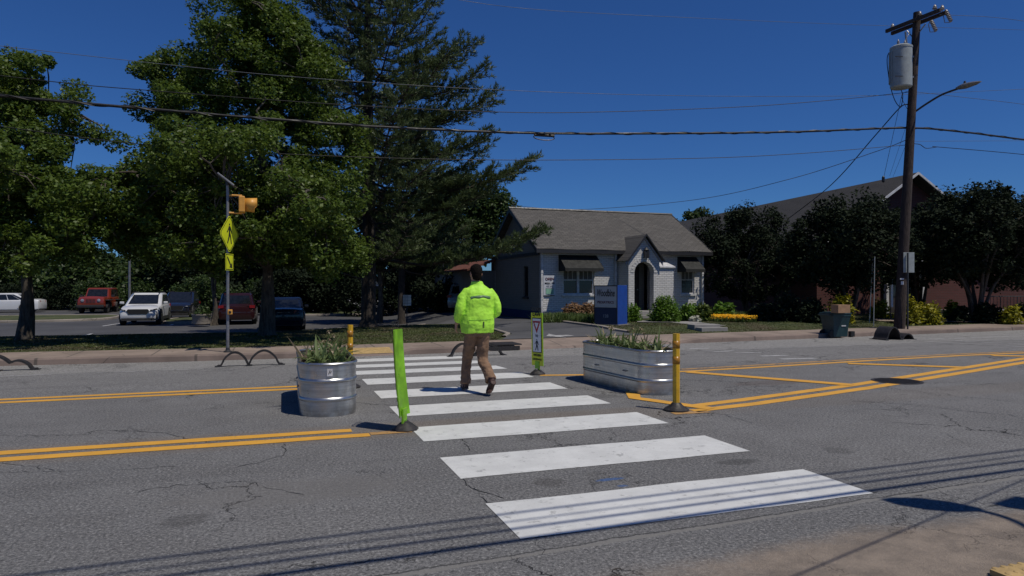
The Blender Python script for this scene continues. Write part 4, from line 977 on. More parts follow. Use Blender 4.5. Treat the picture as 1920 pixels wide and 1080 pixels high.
# ------------------------------------------------------------------ crape myrtles in front of the hall
def myrtle(label, u, v, d, hv, ru, z0v, seed, stems=6, ncl=150, per=150):
    global RNG
    RNG = np.random.default_rng(seed); random.seed(seed)
    b = P(u, v, d); b.z = H(b.x, b.y); t = thing('crape_myrtle', label, 'tree', b, 0, 'crape myrtles in front of the brick hall')
    kk = d/F; top = CAMH+(HV-hv)*kk-b.z; bot = CAMH+(HV-z0v)*kk-b.z; rr = ru*kk; hh = (top-bot)/2
    L = [((0, 0, bot+hh), (rr*1.0, rr*.9, hh*.95)), ((rr*.45, 0, bot+hh*.8), (rr*.55, rr*.6, hh*.7)), ((-rr*.45, .2, bot+hh*.9), (rr*.55, rr*.6, hh*.7)), ((0, -.3, bot+hh*1.5), (rr*.5, rr*.5, hh*.45)), ((rr*.3, .2, bot+hh*1.45), (rr*.35, rr*.4, hh*.45)), ((-rr*.35, .2, bot+hh*1.4), (rr*.35, rr*.4, hh*.42))]
    cc, r_ = clumps(L, ncl, .28, .52, .72); p, a, bb_ = leafcloud(cc, r_, per, .075, 1.1, .35, -.3); quads('crown', p, a, bb_, M['leaf_dark'], t, .3)
    m = MB(); arr = []
    for i in range(stems):
        az = 2*PI*i/stems+random.uniform(-.3, .3); e = Vector((math.cos(az)*rr*.5, math.sin(az)*rr*.5, bot+hh*random.uniform(.6, 1.2)))
        s0 = Vector((math.cos(az)*.12, math.sin(az)*.12, -.05)); pts = [s0.lerp(e, q/7)+Vector((math.cos(az), math.sin(az), 0))*(-.18*math.sin(PI*q/7)*rr*.5)+Vector((random.gauss(0, .025), random.gauss(0, .025), 0)) for q in range(8)]
        m.tube(pts, [.075*(1-.75*q/7)+.01 for q in range(8)], 7); arr += pts[3:]
    A = np.array([tuple(q) for q in arr])
    for c in cc:
        j = int(np.linalg.norm(A-c, axis=1).argmin()); m.tube([A[j], (A[j]+c)/2+np.array([0, 0, .08]), c], [.03, .016, .007], 4, cap=False)
    m.build('trunk', M['bark_pale'], t, smooth=60, recalc=False)
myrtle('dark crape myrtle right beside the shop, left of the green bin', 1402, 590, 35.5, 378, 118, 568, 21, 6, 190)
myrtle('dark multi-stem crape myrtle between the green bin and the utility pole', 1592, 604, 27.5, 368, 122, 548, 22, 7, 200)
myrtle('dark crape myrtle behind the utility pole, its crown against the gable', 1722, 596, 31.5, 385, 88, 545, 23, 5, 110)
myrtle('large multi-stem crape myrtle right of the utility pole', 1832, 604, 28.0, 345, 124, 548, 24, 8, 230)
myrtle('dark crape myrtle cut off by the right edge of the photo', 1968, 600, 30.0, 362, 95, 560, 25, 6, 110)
tree('background_tree', 'green tree just showing over the hall roof beside the first crape myrtle', 'tree', Vector((P(1315, 537, 62).x, P(1315, 537, 62).y, 0)), P(1315, 430, 62), .2, [lob(1312, 415, 62, 26, 22), lob(1275, 428, 62, 10, 9)], 30, 110, .16, M['leaf_far'], M['bark_dark'], 'trees beyond the parking lot', .4, .8, 5)
RNG = np.random.default_rng(77); random.seed(77)

# ------------------------------------------------------------------ garden planting
def gb(name, lab, cat, u, v, ru, rv, n, leaf, mat, group=None, dp=.6, **k):
    c = G(u, v); s_ = depth(c)/F; return bush(name, lab, cat, c, (ru*s_, max(.2, ru*s_*dp), rv*s_), n, leaf, mat, group, **k)
gb('boxwood_shrub', 'rounded bright green clipped shrub right of the porch steps', 'shrub', 1248, 604, 30, 52, 5200, .045, M['box_leaf'], 'garden shrubs', .9, ncl=150, lump=.17)
gb('boxwood_shrub', 'small green shrub squeezed between the blue sign and the porch steps', 'shrub', 1186, 603, 13, 34, 1700, .045, M['box_leaf'], 'garden shrubs', .9, ncl=50)
gb('russet_shrub', 'dry russet and cream shrub under the left shop window', 'shrub', 1073, 602, 22, 37, 2400, .06, M['rust_leaf'], 'garden shrubs', .7, ncl=46)
gb('russet_shrub', 'russet shrub just left of the blue sign', 'shrub', 1103, 602, 14, 34, 1700, .06, M['rust_leaf'], 'garden shrubs', .7, ncl=34)
gb('gold_green_shrub', 'yellow-green shrub under the right shop window', 'shrub', 1292, 602, 17, 36, 1500, .07, M['box_leaf'], 'garden shrubs', .7, ncl=30)
gb('gold_green_shrub', 'yellow-green shrub by the right corner of the shop', 'shrub', 1318, 602, 15, 34, 1400, .07, M['leaf_yellow'], 'garden shrubs', .7, ncl=30)
gb('hosta', 'broad-leaved light green plant just right of the shop corner', 'plant', 1356, 600, 23, 38, 1100, .12, M['box_leaf'], 'garden shrubs', .8, ncl=26)
gb('pale_flower_plant', 'low cream-flowered plant in the bed right of the rounded shrub', 'plant', 1304, 604, 12, 16, 300, .07, M['pale_flower'], None, .8, ncl=14)
for lab, u, v, ru, rv in (('golden shrub behind the green bin', 1576, 606, 19, 58), ('golden shrub left of the multi-stem tree trunks by the white door frame', 1650, 597, 10, 42), ('golden shrub just right of the utility pole', 1703, 608, 18, 52), ('wider golden shrub, second to the right of the utility pole', 1741, 608, 21, 44),
                          ('small golden shrub in front of the railing', 1786, 596, 9, 32), ('golden shrub at the right edge below the railing', 1896, 608, 17, 38)):
    gb('golden_shrub', lab, 'shrub', u, v, ru, rv, 900, .075, M['gold_leaf'], 'golden shrubs by the brick hall', .8, ncl=30)
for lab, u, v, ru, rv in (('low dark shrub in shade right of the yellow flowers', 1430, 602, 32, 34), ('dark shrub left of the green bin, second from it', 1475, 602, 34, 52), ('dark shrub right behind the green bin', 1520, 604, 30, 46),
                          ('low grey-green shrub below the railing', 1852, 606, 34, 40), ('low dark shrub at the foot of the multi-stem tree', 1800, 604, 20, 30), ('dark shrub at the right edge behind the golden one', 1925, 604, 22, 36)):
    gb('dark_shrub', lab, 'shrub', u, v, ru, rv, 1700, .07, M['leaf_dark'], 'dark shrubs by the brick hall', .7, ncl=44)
# strap-leaf edging in front of the shop and tall grass by the flowers
def blades(name, lab, cat, pts, n, h, wd, mat, kind=None, group=None, lean=.5, parent=None, o0=None):
    """upright blades scattered round centres (x, y, z, radius)"""
    pts = np.array(pts); pk = RNG.choice(len(pts), n, p=pts[:, 3]**2/np.sum(pts[:, 3]**2)); c = pts[pk]
    a = RNG.uniform(0, 2*PI, n); q = np.sqrt(RNG.random(n))*c[:, 3]; x = c[:, 0]+np.cos(a)*q; y = c[:, 1]+np.sin(a)*q
    z = c[:, 2]; hh = h*RNG.uniform(.5, 1.15, n); th = RNG.uniform(0, 2*PI, n); ln = RNG.uniform(0, lean, n)*hh
    A = np.stack([np.cos(th)*ln, np.sin(th)*ln, hh], 1)/2; Cc = np.stack([x, y, z], 1)+A
    B = np.stack([-np.sin(th), np.cos(th), np.zeros(n)], 1)*wd*RNG.uniform(.6, 1.2, (n, 1))
    o = quads(name, Cc, A, B, mat, parent); 
    if kind: o['kind'] = kind
    if lab: tag(o, lab, cat, group)
    return o
pts = []
for u in np.linspace(1024, 1112, 16): g = G(u, 603+random.uniform(-3, 3)); pts.append((g.x, g.y, g.z, .5))
blades('border_grass', 'green grassy border along the foot of the shop front left of the sign', 'ground cover', pts, 5200, .34, .016, M['strap_leaf'], 'stuff', lean=1.1)
pts = []
for u in np.linspace(1262, 1400, 20): g = G(u, 600+random.uniform(-3, 1)); pts.append((g.x, g.y, g.z, .5))
blades('bed_grass', 'tall green tufts in the flower bed right of the rounded shrub', 'ground cover', pts, 4600, .34, .014, M['strap_leaf'], 'stuff', lean=.9)
fpts = []
for u in np.linspace(1343, 1404, 16): g = G(u, 602.5+random.uniform(-1.5, 1.5)); fpts.append((g.x, g.y, g.z, .28))
fb = thing('flower_bed', 'low mound of bright yellow flowers on the lawn right of the shop', 'flower bed', G(1372, 602))
off3 = np.array([*G(1372, 602)]); fq = np.array(fpts); fq[:, :3] -= off3
blades('foliage', None, None, fq, 1600, .2, .02, M['strap_leaf'], None, lean=1.0, parent=fb)
n = 1500; pk = RNG.choice(len(fq), n); a = RNG.uniform(0, 6.28, n); q = np.sqrt(RNG.random(n))*.3
cc = np.stack([fq[pk, 0]+np.cos(a)*q, fq[pk, 1]+np.sin(a)*q, fq[pk, 2]+RNG.uniform(.12, .26, n)], 1); aa = unit(n); aa[:, 2] *= .4; b_ = np.cross(aa, np.tile([0, -.3, 1.0], (n, 1)))
o = quads('blossoms', cc, aa*.036, b_/np.linalg.norm(b_, axis=1, keepdims=True)*.034, M['flower'], fb)
# lawn grass where it can be seen
def lawn(name, lab, xr, yr, n, ok, h=.026, mat='blade'):
    x = RNG.uniform(*xr, n); y = yr[0]+(yr[1]-yr[0])*RNG.random(n)**1.3
    k = np.array([ok(a, b) for a, b in zip(x, y)]); x, y = x[k], y[k]; n = len(x)
    z = np.array([H(a, b) for a, b in zip(x, y)])
    pn = .55+.45*np.sin(x*1.9+np.sin(y*2.3)*1.4)*np.cos(y*1.3+x*.6); hh = h*RNG.uniform(.5, 1.1, n)*(.55+.6*pn)
    th = RNG.uniform(0, 2*PI, n); ln = RNG.uniform(.2, 1.0, n)*hh; A = np.stack([np.cos(th)*ln, np.sin(th)*ln, hh], 1)/2
    B = np.stack([-np.sin(th), np.cos(th), np.zeros(n)], 1)*.011*RNG.uniform(.7, 1.6, (n, 1))
    o = quads(name, np.stack([x, y, z], 1)+A, A, B, M[mat]); return tag(o, lab, 'grass', None, 'stuff')
lawn('verge_grass', 'short patchy grass on the verge between the pavement and the parking lot', (-14, 7.2), (17.4, 33), 190000, lambda a, b: yk(a)+SW+.02 < b < (lot_edge(a)-.1) and a < dl(b)-.15)
lawn('front_lawn_grass', 'mown grass of the front lawns of the shop and the brick hall', (9.6, 38), (18.0, 28.7), 130000, lambda a, b: b > yk(a)+SW+.02 and a > dr(b)+.15 and not (15.3 < a < 16.9 and b > 26.8))
# garden steps from the pavement up to the shop path
g0 = G(1342, 622); t = thing('garden_steps', 'two low concrete steps from the pavement onto the shop lawn', 'steps', g0)
m = MB(); m.box((.0, .22, .05), (1.0, .36, .16)); m.box((-.02, .62, .11), (1.0, .42, .2)); m.build('steps', M['step'], t, bevel=.012)
m = MB(); q = [G(1322, 612), G(1362, 612), G(1300, 604), G(1238, 604)]; m.add([Vector((p.x, p.y, p.z+.03)) for p in q], [(0, 1, 2, 3)]); tag(m.build('garden_path', M['step']), kind='structure')
m = MB(); q = [G(1262, 606), G(1262, 603), G(1195, 602.5), G(1195, 605.5)]; m.add([Vector((p.x, p.y, p.z+.035)) for p in q], [(0, 1, 2, 3)]); tag(m.build('garden_path', M['step']), kind='structure')
m = MB(); q = [G(1640, 603), G(1920, 606), G(1920, 601), G(1640, 599)]; m.add([Vector((p.x, p.y, p.z+.03)) for p in q], [(0, 1, 2, 3)]); tag(m.build('hall_path', M['concrete']), kind='structure')

# ------------------------------------------------------------------ street furniture
def onX(u, v, X):
    t = (u-960)/F; return P(u, v, X/(ST+CT*t))
def polyc(pts, n=10):                                   # smooth curve through points
    pts = [Vector(p) for p in pts]; out = []
    for i in range(len(pts)-1):
        p0, p1, p2, p3 = pts[max(i-1, 0)], pts[i], pts[i+1], pts[min(i+2, len(pts)-1)]
        for j in range(n):
            t = j/n; out.append(.5*((2*p1)+(p2-p0)*t+(2*p0-5*p1+4*p2-p3)*t*t+(-p0+3*p1-3*p2+p3)*t**3))
    return out+[pts[-1]]
# the utility pole with its gear
pb = G(1686, 616); DPo = depth(pb); ptop = P(1719, 24, DPo-.05)
up = thing('utility_pole', 'tall leaning wooden utility pole on the far pavement', 'utility pole', pb)
def L_(p): return Vector(p)-pb
m = MB(); m.tube([L_(pb).lerp(L_(ptop), i/12)+Vector((0, 0, -.2 if i == 0 else 0)) for i in range(13)], [.185-.065*i/12 for i in range(13)], 14); m.build('pole', M['pole_wood'], up, smooth=60)
PXt = ptop.x
for dx in (-.13, .13):
    a, b = onX(1666, 60, PXt), onX(1768, 20, PXt); m = MB(); d = (b-a).normalized(); c = (a+b)/2; c = L_(c)+Vector((dx, 0, -.05*(dx > 0)))
    m.box(c, (.09, (b-a).length, .12), M=Vector((0, 1, 0)).rotation_difference(d).to_matrix()); m.build('crossarm', M['arm_wood'], up, bevel=.008)
def insul(p, k=1.0):
    m = MB(); m.lathe([(.015, 0), (.02, .05), (.075, .07), (.08, .09), (.045, .12), (.06, .14), (.03, .2), (.008, .22)], L_(p), 12, k, k); m.build('insulator', M['porcelain'], up, smooth=True)
for u, v in ((1673, 58), (1724, 35), (1752, 23), (1766, 24)): insul(onX(u, v-2, PXt))
for u, v in ((1750, 48), (1778, 30)):                   # fused cutouts
    c = L_(onX(u, v, PXt+.25)); m = MB(); m.tube([c+Vector((0, .1, .22)), c+Vector((0, -.08, -.22))], [.045, .05], 8)
    for q in range(6): e = c.lerp(c, 0)+Vector((0, .08-.03*q, .16-.065*q)); m.lathe([(.07, -.012), (.075, 0), (.045, .02)], e, 10)
    m.tube([c+Vector((0, .12, .2)), c+Vector((0, .2, .1)), c+Vector((0, .14, -.18)), c+Vector((0, -.06, -.24))], .013, 5); m.build('fuse_cutout', M['porcelain'], up)
for a, b in (((1716, 70), (1735, 45)), ((1712, 72), (1700, 58))):
    m = MB(); m.tube([L_(onX(*a, PXt)), L_(onX(*b, PXt))], .02, 5); m.build('brace', M['steel'], up)
# transformer
tc = P(1689, 126, DPo-.35); h_ = 78*DPo/F; m = MB(); rr = .34
m.lathe([(rr*.9, -h_/2), (rr, -h_/2+.04), (rr, h_/2-.12), (rr*1.04, h_/2-.11), (rr*1.04, h_/2-.05), (rr*.8, h_/2), (.05, h_/2+.03)], L_(tc), 20)
tr = m.build('transformer', M['grey_tank'], up, smooth=True)
m = MB()
for k in range(7): a = PI*.55+k*.2; q = L_(tc)+Vector((math.cos(a)*rr*1.08, math.sin(a)*rr*1.08, 0)); m.box(q, (.02, .02, h_*.75), rz=a)
m.build('cooling_fins', M['grey_tank'], tr)
m = MB(); c = L_(tc)+Vector((.0, -.02, h_/2))
for a in (-.15, .15): m.lathe([(.04, 0), (.055, .03), (.03, .06), (.05, .09), (.025, .16), (.01, .2)], c+Vector((a, 0, 0)), 10)
m.build('bushing', M['porcelain'], tr, smooth=True)
m = MB()
for z in (-.35, .35): m.box((L_(tc)+L_(P(1712, 126, DPo)))/2+Vector((.06, 0, z)), (.3, .12, .06), rz=-TH)
m.build('bracket', M['steel'], up)
m = MB()
for u, v in ((1671, 106), (1671, 143)):
    m.box(L_(P(u+14, v, DPo-.72)), (.26, .012, .03), rz=-TH)
m.build('marking', M['black'], tr)
m = MB(); m.tube([L_(p) for p in polyc([P(1704, 96, DPo-.2), P(1666, 100, DPo-.2), P(1666, 145, DPo-.2), P(1676, 185, DPo-.2), P(1688, 200, DPo-.2), P(1692, 178, DPo-.1), P(1684, 160, DPo-.2)])], .014, 5)
m.tube([L_(p) for p in polyc([P(1690, 88, DPo-.3), P(1700, 70, DPo-.2), P(1706, 60, DPo-.1)])], .01, 5)
m.tube([L_(p) for p in polyc([P(1712, 176, DPo), P(1700, 172, DPo-.2), P(1690, 180, DPo-.2), P(1697, 198, DPo-.1), P(1706, 212, DPo)])], .008, 5); o = m.build('cable_loops', M['wire'], up)
m = MB(); m.tube([L_(P(1700, 88, DPo-.2)), L_(P(1697, 60, DPo-.2))], .03, 8); m.tube([L_(P(1716, 75, DPo+.1)), L_(P(1716, 95, DPo+.1))], .045, 8); m.build('arrester', M['steel'], up)
m = MB(); q = L_(P(1691, 523, DPo-.2)); m.box(q, (.13, .03, .05), rz=-TH); m.box(q+Vector((.02, 0, -.14)), (.09, .02, .12), rz=-TH); m.build('pole_tag', M['white_trim'], up)
m = MB(); p_ = [onX(1712, 212, PXt), onX(1735, 196, PXt), onX(1765, 178, PXt), onX(1797, 166, PXt)]
m.tube([L_(p) for p in polyc(p_, 6)], [.035]*19, 8); arm = m.build('lamp_arm', M['dark_steel'], up, smooth=60)
a, b = L_(onX(1793, 166, PXt)), L_(onX(1838, 153, PXt)); m = MB(); d = (b-a).normalized(); sd = Vector((1, 0, 0)); un = sd.cross(d).normalized()
rings = []
for t, w_, hh in ((0, .05, .04), (.15, .10, .07), (.35, .15, .09), (.75, .14, .06), (1, .05, .02)):
    c = a.lerp(b, t); rings.append([c+sd*w_*math.cos(q)+un*hh*math.sin(q) for q in [2*PI*i/12 for i in range(12)]])
m.loft(rings); lh = m.build('lamp_head', M['steel'], up, smooth=True); m = MB(); m.lathe([(.03, 0), (.04, .02), (.03, .08)], a.lerp(b, .35)+Vector((0, 0, .08)), 8); m.build('photocell', M['dark_steel'], lh)

# overhead lines
def wire(lab, pts, Y, r, mt='wire', twist=0, cat='cable', grp=None, name='overhead_cable'):
    P_ = [onY(u, v, Y) if len(p3) == 0 else P(u, v, p3[0]) for (u, v, *p3) in pts]
    C_ = polyc(P_, 14); m = MB(); m.tube(C_, r, 6, cap=False)
    if twist:
        hel = []; s_ = 0
        for i in range(len(C_)-1):
            for j in range(6):
                p = C_[i].lerp(C_[i+1], j/6); s_ += (C_[i+1]-C_[i]).length/6; a = s_*5.0; hel.append(p+Vector((0, math.cos(a), math.sin(a)))*r*1.05)
        m.tube(hel, r*.38, 4, cap=False)
    o = m.build(name, M[mt], smooth=60, recalc=False); return tag(o, lab, cat, grp)
YW = pb.y+.1
wire('thick black cable bundle crossing the whole view above the shop', [(-160, 165), (0, 180), (250, 202), (500, 223), (750, 240), (1020, 250), (1300, 250), (1500, 247), (1699, 240), (1800, 247), (1920, 262), (2150, 290)], YW-.15, .034, twist=1)
m = MB(); cA = onY(1020, 255, YW-.15); ll = 42*depth(cA)/F # splice loop hanging under the bundle
m.tube([cA+Vector((ll*.5*math.cos(q), 0, -.045+.075*math.sin(q))) for q in [2*PI*i/18 for i in range(19)]], .014, 6); m.tube([cA+Vector((-ll*.45, .02, .02)), cA+Vector((ll*.5, .02, .03))], .045, 8)
for k in (-.3, 0, .28): m.box(cA+Vector((ll*k, -.03, .06)), (.05, .06, .05))
tag(m.build('cable_splice', M['wire'], recalc=False), 'black splice loop clamped under the thick cable left of the shop roof', 'cable splice')
wire('thin pale line highest above the pine, running to the right edge', [(-100, 75), (320, 122), (600, 148), (960, 170), (1300, 180), (1600, 180), (1820, 172), (2100, 158)], YW+.9, .007, 'wire_pale', grp='thin overhead lines')
wire('thin twisted line meeting the pole just below the transformer from the left', [(-100, 130), (115, 155), (245, 167), (620, 195), (930, 210), (1130, 210), (1400, 200), (1580, 186), (1704, 173)], YW-.05, .010, grp='thin overhead lines')
wire('thin line meeting the pole under the thick cable from the left', [(-100, 222), (240, 268), (560, 290), (930, 300), (1300, 297), (1500, 288), (1698, 272)], YW-.1, .010, grp='thin overhead lines')
wire('line with a small kink right of the pole under the thick cable', [(1704, 269), (1724, 271), (1736, 278), (1755, 276), (1762, 276), (1920, 290), (2100, 312)], YW-.1, .012, grp='thin overhead lines')
wire('faint straight line right of the pole between two heavier ones', [(1704, 265), (1920, 264), (2100, 262)], YW+.1, .006, 'wire_pale', grp='thin overhead lines')
wire('faint line sloping down to the right edge from below the street lamp', [(1712, 172), (1800, 182), (1920, 196), (2100, 222)], YW+.3, .008, 'wire_pale', grp='thin overhead lines')
wire('faint reddish line crossing the top of the sky left of the pole', [(780, -14), (980, 16), (1300, 34), (1640, 48), (2100, 62)], YW+4, .007, 'wire_pale', grp='thin overhead lines')
wire('faint line high at the right above the street lamp', [(1760, 28), (1850, 32), (1920, 40), (2100, 64)], YW-1.2, .007, 'wire_pale', grp='thin overhead lines')
wire('pale service line dipping from the pole towards the shop roof', [(1700, 262, DPo), (1640, 285, DPo+1), (1480, 336, DPo+4), (1300, 375, DPo+8), (1080, 393, DPo+13), (960, 385, DPo+16)], 0, .012, 'wire_pale')
wire('black service line dropping steeply from the pole to the brick hall roof', [(1702, 196, DPo), (1686, 203, DPo), (1640, 255, DPo+2), (1560, 345, DPo+6), (1478, 410, DPo+11)], 0, .02)
for lab, a, b, r in (('guy wire with an insulator left of the utility pole', (1690, 180), (1656, 336), .008), ('thin guy wire second from the left of the pole', (1700, 232), (1668, 330), .005), ('thin guy wire nearest the pole', (1702, 262), (1674, 332), .005)):
    A, B = P(*a, DPo-.05), P(*b, DPo+5); m = MB(); m.tube([A, A.lerp(B, .5), B], r, 5)
    if r > .007: m.lathe([(.02, -.14), (.06, -.1), (.06, .08), (.02, .14)], B, 8)
    o = tag(m.build('guy_wire', M['wire']), lab, 'guy wire', 'guy wires by the utility pole')
# the lines over the near kerb whose shadows cross the foreground
for i, (ys, z, r) in enumerate(((4.33, 6.0, .017), (4.18, 5.8, .011), (4.05, 5.5, .019), (3.87, 5.2, .028))):
    k = z/SUNV.z; m = MB(); o_ = Vector((SUNV.x*k, SUNV.y*k, z))
    m.tube([Vector((x, ys+.028*(x-2.5), 0))+o_ for x in (-30, -10, 0, 10, 40)], r, 6, cap=False)
    tag(m.build('near_overhead_cable', M['wire'], recalc=False), 'cable over the near kerb casting one of the four long foreground shadows', 'cable', 'near overhead cables')
for (a, b, z, r) in (((1480, 1085), (1925, 898), 3.2, .008),):
    A, B = G(*a), G(*b); k = z/SUNV.z; o_ = Vector((SUNV.x*k, SUNV.y*k, z)); m = MB(); D_ = B-A; m.tube([A-D_*2+o_, A+o_, B+o_, B+D_*3+o_], r, 6, cap=False)
    tag(m.build('near_service_wire', M['wire'], recalc=False), 'wire over the near corner that casts the thin slanting shadow', 'cable')
# near-side street lamp just out of frame: its head and arm cast the dark shadow at lower right
zl = 4.6; k = zl/SUNV.z; o_ = Vector((SUNV.x*k, SUNV.y*k, zl))
B_ = G(2150, 1150)+o_; B_.z = 0; nl = thing('near_street_lamp', 'street lamp by the near kerb whose head throws the dark shadow at lower right', 'street lamp', B_)
h0, h1 = G(1662, 938)+o_-B_, G(1835, 955)+o_-B_; m = MB(); d = (h1-h0).normalized(); sd = Vector((-d.y, d.x, 0))
m.loft([[h0.lerp(h1, t)+sd*w_*math.cos(q)+Vector((0, 0, .07*math.sin(q))) for q in [2*PI*i/14 for i in range(14)]] for t, w_ in ((0, .03), (.1, .09), (.4, .145), (.75, .125), (1, .05))]); m.build('lamp_head', M['steel'], nl, smooth=True)
e = Vector((0, 0, zl-.02)); m = MB(); m.tube(polyc([h1-d*.05, G(1890, 972)+o_-B_, G(1960, 1010)+o_-B_, e], 6), .03, 8); m.build('lamp_arm', M['dark_steel'], nl)
m = MB(); m.tube([(0, 0, 0), (0, 0, zl)], [.12, .09], 12); m.build('pole', M['steel'], nl)
m = MB(); q = (G(1925, 945)+o_-B_); m.box(q, (.34, .1, .34), rz=.2); m.build('control_box', M['steel'], nl)

# crossing beacon assembly on the far pavement
cb = G(427, 660); Dc = depth(cb); kb = Dc/F
be = thing('crossing_sign', 'yellow diamond pedestrian crossing sign with beacon and solar panel on a steel post', 'sign', cb, 0)
def Z(v): return CAMH+(HV-v)*kb-cb.z
m = MB(); m.tube([(0, 0, 0), (0, 0, Z(348))], .035, 10); m.build('post', M['steel'], be, smooth=60)
m = MB(); m.lathe([(.09, 0), (.09, .02), (.05, .04), (.04, .1)], (0, 0, 0), 10); m.build('base_collar', M['dark_steel'], be)
m = MB(); a = Vector((-.20, 0, Z(327))); b = Vector((.14, 0, Z(349))); d = (b-a).normalized(); m.box((a+b)/2+Vector((.0, 0, .0)), ((b-a).length, .36, .035), M=Vector((1, 0, 0)).rotation_difference(d).to_matrix()); sp_o = m.build('solar_panel', M['steel'], be, bevel=.005)
m = MB(); m.box((a+b)/2+Vector((0, 0, .022)), ((b-a).length-.04, .32, .006), M=Vector((1, 0, 0)).rotation_difference(d).to_matrix()); m.build('cells', M['panel'], sp_o)
m = MB(); m.tube([(0, 0, Z(348)), (0, 0, Z(340))], .05, 8); m.build('panel_mount', M['dark_steel'], be)
for v in (366, 399):
    m = MB(); m.tube([(0, 0, Z(v)), (.30, 0, Z(v))], .022, 8); m.tube([(.30, 0, Z(v)), (.30, 0, Z(v)-(.05 if v < 380 else -.05))], .022, 8); m.build('beacon_bracket', M['beacon'], be)
bx = MB(); zc = Z(383); bx.box((.30, 0, zc), (.13, .36, .36)); bo = bx.build('beacon_housing', M['beacon'], be, bevel=.02)
m = MB(); n = 16; rings = []
for x, r in ((.365, .15), (.62, .165)): rings.append([(x-(.06 if math.sin(2*PI*j/n) < -.3 and x > .5 else 0), r*math.cos(2*PI*j/n), zc+r*math.sin(2*PI*j/n)) for j in range(n)])
m.loft(rings, cap=False); vz = m.build('visor', M['beacon'], bo, smooth=60); sm = vz.modifiers.new('thickness', 'SOLIDIFY'); sm.thickness = .008
m = MB(); m.lathe([(.14, 0), (.1, .02), (.02, .03)], (0, 0, 0), 14); m.v = [(.367+z, x, zc+y) for x, y, z in m.v]; m.build('lens', M['amber'], bo, smooth=True)
# the two plates face the traffic from the left (-x) and are seen at a slant
def plate(par, name, c, w_, h_, ang, poly, mat, th=.004):
    """flat outline centred on c, facing the horizontal direction ang; returns (object, text matrix maker)"""
    nn = Vector((math.cos(ang), math.sin(ang), 0)); ax = Vector((-nn.y, nn.x, 0)); m = MB(); m.prism(poly, Vector(c), ax, (0, 0, 1), nn, -th); o = m.build(name, mat, par); return o, nn, ax
dang = R(-25); zz = (Z(403)+Z(475))/2; hd = (Z(403)-Z(475))/2
def diamond(r, c=.08): return [(-r+c*r, -c*r), (-c*r, -r+c*r), (c*r, -r+c*r), (r-c*r, -c*r), (r-c*r, c*r), (c*r, r-c*r), (-c*r, r-c*r), (-r+c*r, c*r)]
pc = Vector((.04, -.05, zz)); pl, nn, ax = plate(be, 'diamond_sign', pc, 0, 0, dang, diamond(hd), M['sign_lime'])
def figure(par, c, nn, ax, s_, mt='black', flip=1, name='pedestrian_symbol', th=.002):
    """a walking figure cut from sheet"""
    m = MB(); q = [(s_*.09*math.cos(a), s_*(.80+.09*math.sin(a))) for a in [2*PI*i/10 for i in range(10)]]
    parts = [q, [(-.10, .66), (.12, .66), (.10, .12), (-.10, .12)], [(-.10, .15), (.10, .15), (-.02, -.30), (-.28, -.80), (-.40, -.76), (-.18, -.25)], [(-.08, .15), (.10, .15), (.24, -.25), (.36, -.80), (.22, -.82), (.10, -.30)],
             [(-.10, .66), (-.02, .5), (-.28, .20), (-.42, .10), (-.46, .18), (-.32, .30)], [(.12, .66), (.05, .45), (.22, .22), (.34, .02), (.42, .08), (.30, .34)]]
    for i, pp in enumerate(parts):
        pp = pp if i == 0 else [(x*s_, y*s_) for x, y in pp]; pp = [(x*flip, y) for x, y in pp]
        m.prism(pp, Vector(c)+nn*(.0015+.0004*i), ax, (0, 0, 1), nn, th)
    return m.build(name, M[mt], par)
figure(pl, pc, nn, ax, hd*.62, flip=1)
m = MB() # black border ring
o1, o2 = diamond(hd*.95), diamond(hd*.90); vs = [pc+nn*.0022+ax*x+Vector((0, 0, y)) for x, y in o1+o2]; m.add(vs, [(i, (i+1) % 8, 8+(i+1) % 8, 8+i) for i in range(8)]); m.build('border', M['black'], pl)
z2 = (Z(476)+Z(507))/2; h2 = (Z(476)-Z(507))/2; c2 = Vector((.04, -.05, z2)); ap, nn, ax = plate(be, 'arrow_plate', c2, 0, 0, dang, [(-h2*.95, -h2), (h2*.95, -h2), (h2*.95, h2), (-h2*.95, h2)], M['sign_lime'])
m = MB(); s_ = h2; m.prism([(-.6*s_, .55*s_), (-.45*s_, .7*s_), (.35*s_, -.3*s_), (.55*s_, -.05*s_), (.62*s_, -.72*s_), (-.05*s_, -.6*s_), (.18*s_, -.45*s_)], c2+nn*.0015, ax, (0, 0, 1), nn, .002)
fr = [(-h2*.88, -h2*.93), (h2*.88, -h2*.93), (h2*.88, h2*.93), (-h2*.88, h2*.93)]; fi = [(x*.9, y*.91) for x, y in fr]
m.add([c2+nn*.002+ax*x+Vector((0, 0, y)) for x, y in fr+fi], [(i, (i+1) % 4, 4+(i+1) % 4, 4+i) for i in range(4)]); m.build('arrow', M['black'], ap)
m = MB(); m.box((.05, -.05, Z(585)), (.10, .09, .11)); pu = m.build('push_button', M['beacon'], be, bevel=.01); m = MB(); m.lathe([(.03, 0), (.02, .015)], (0, 0, 0), 10); m.v = [(.05+x, -.097-z, Z(585)+y) for x, y, z in m.v]; m.build('button', M['black'], pu)

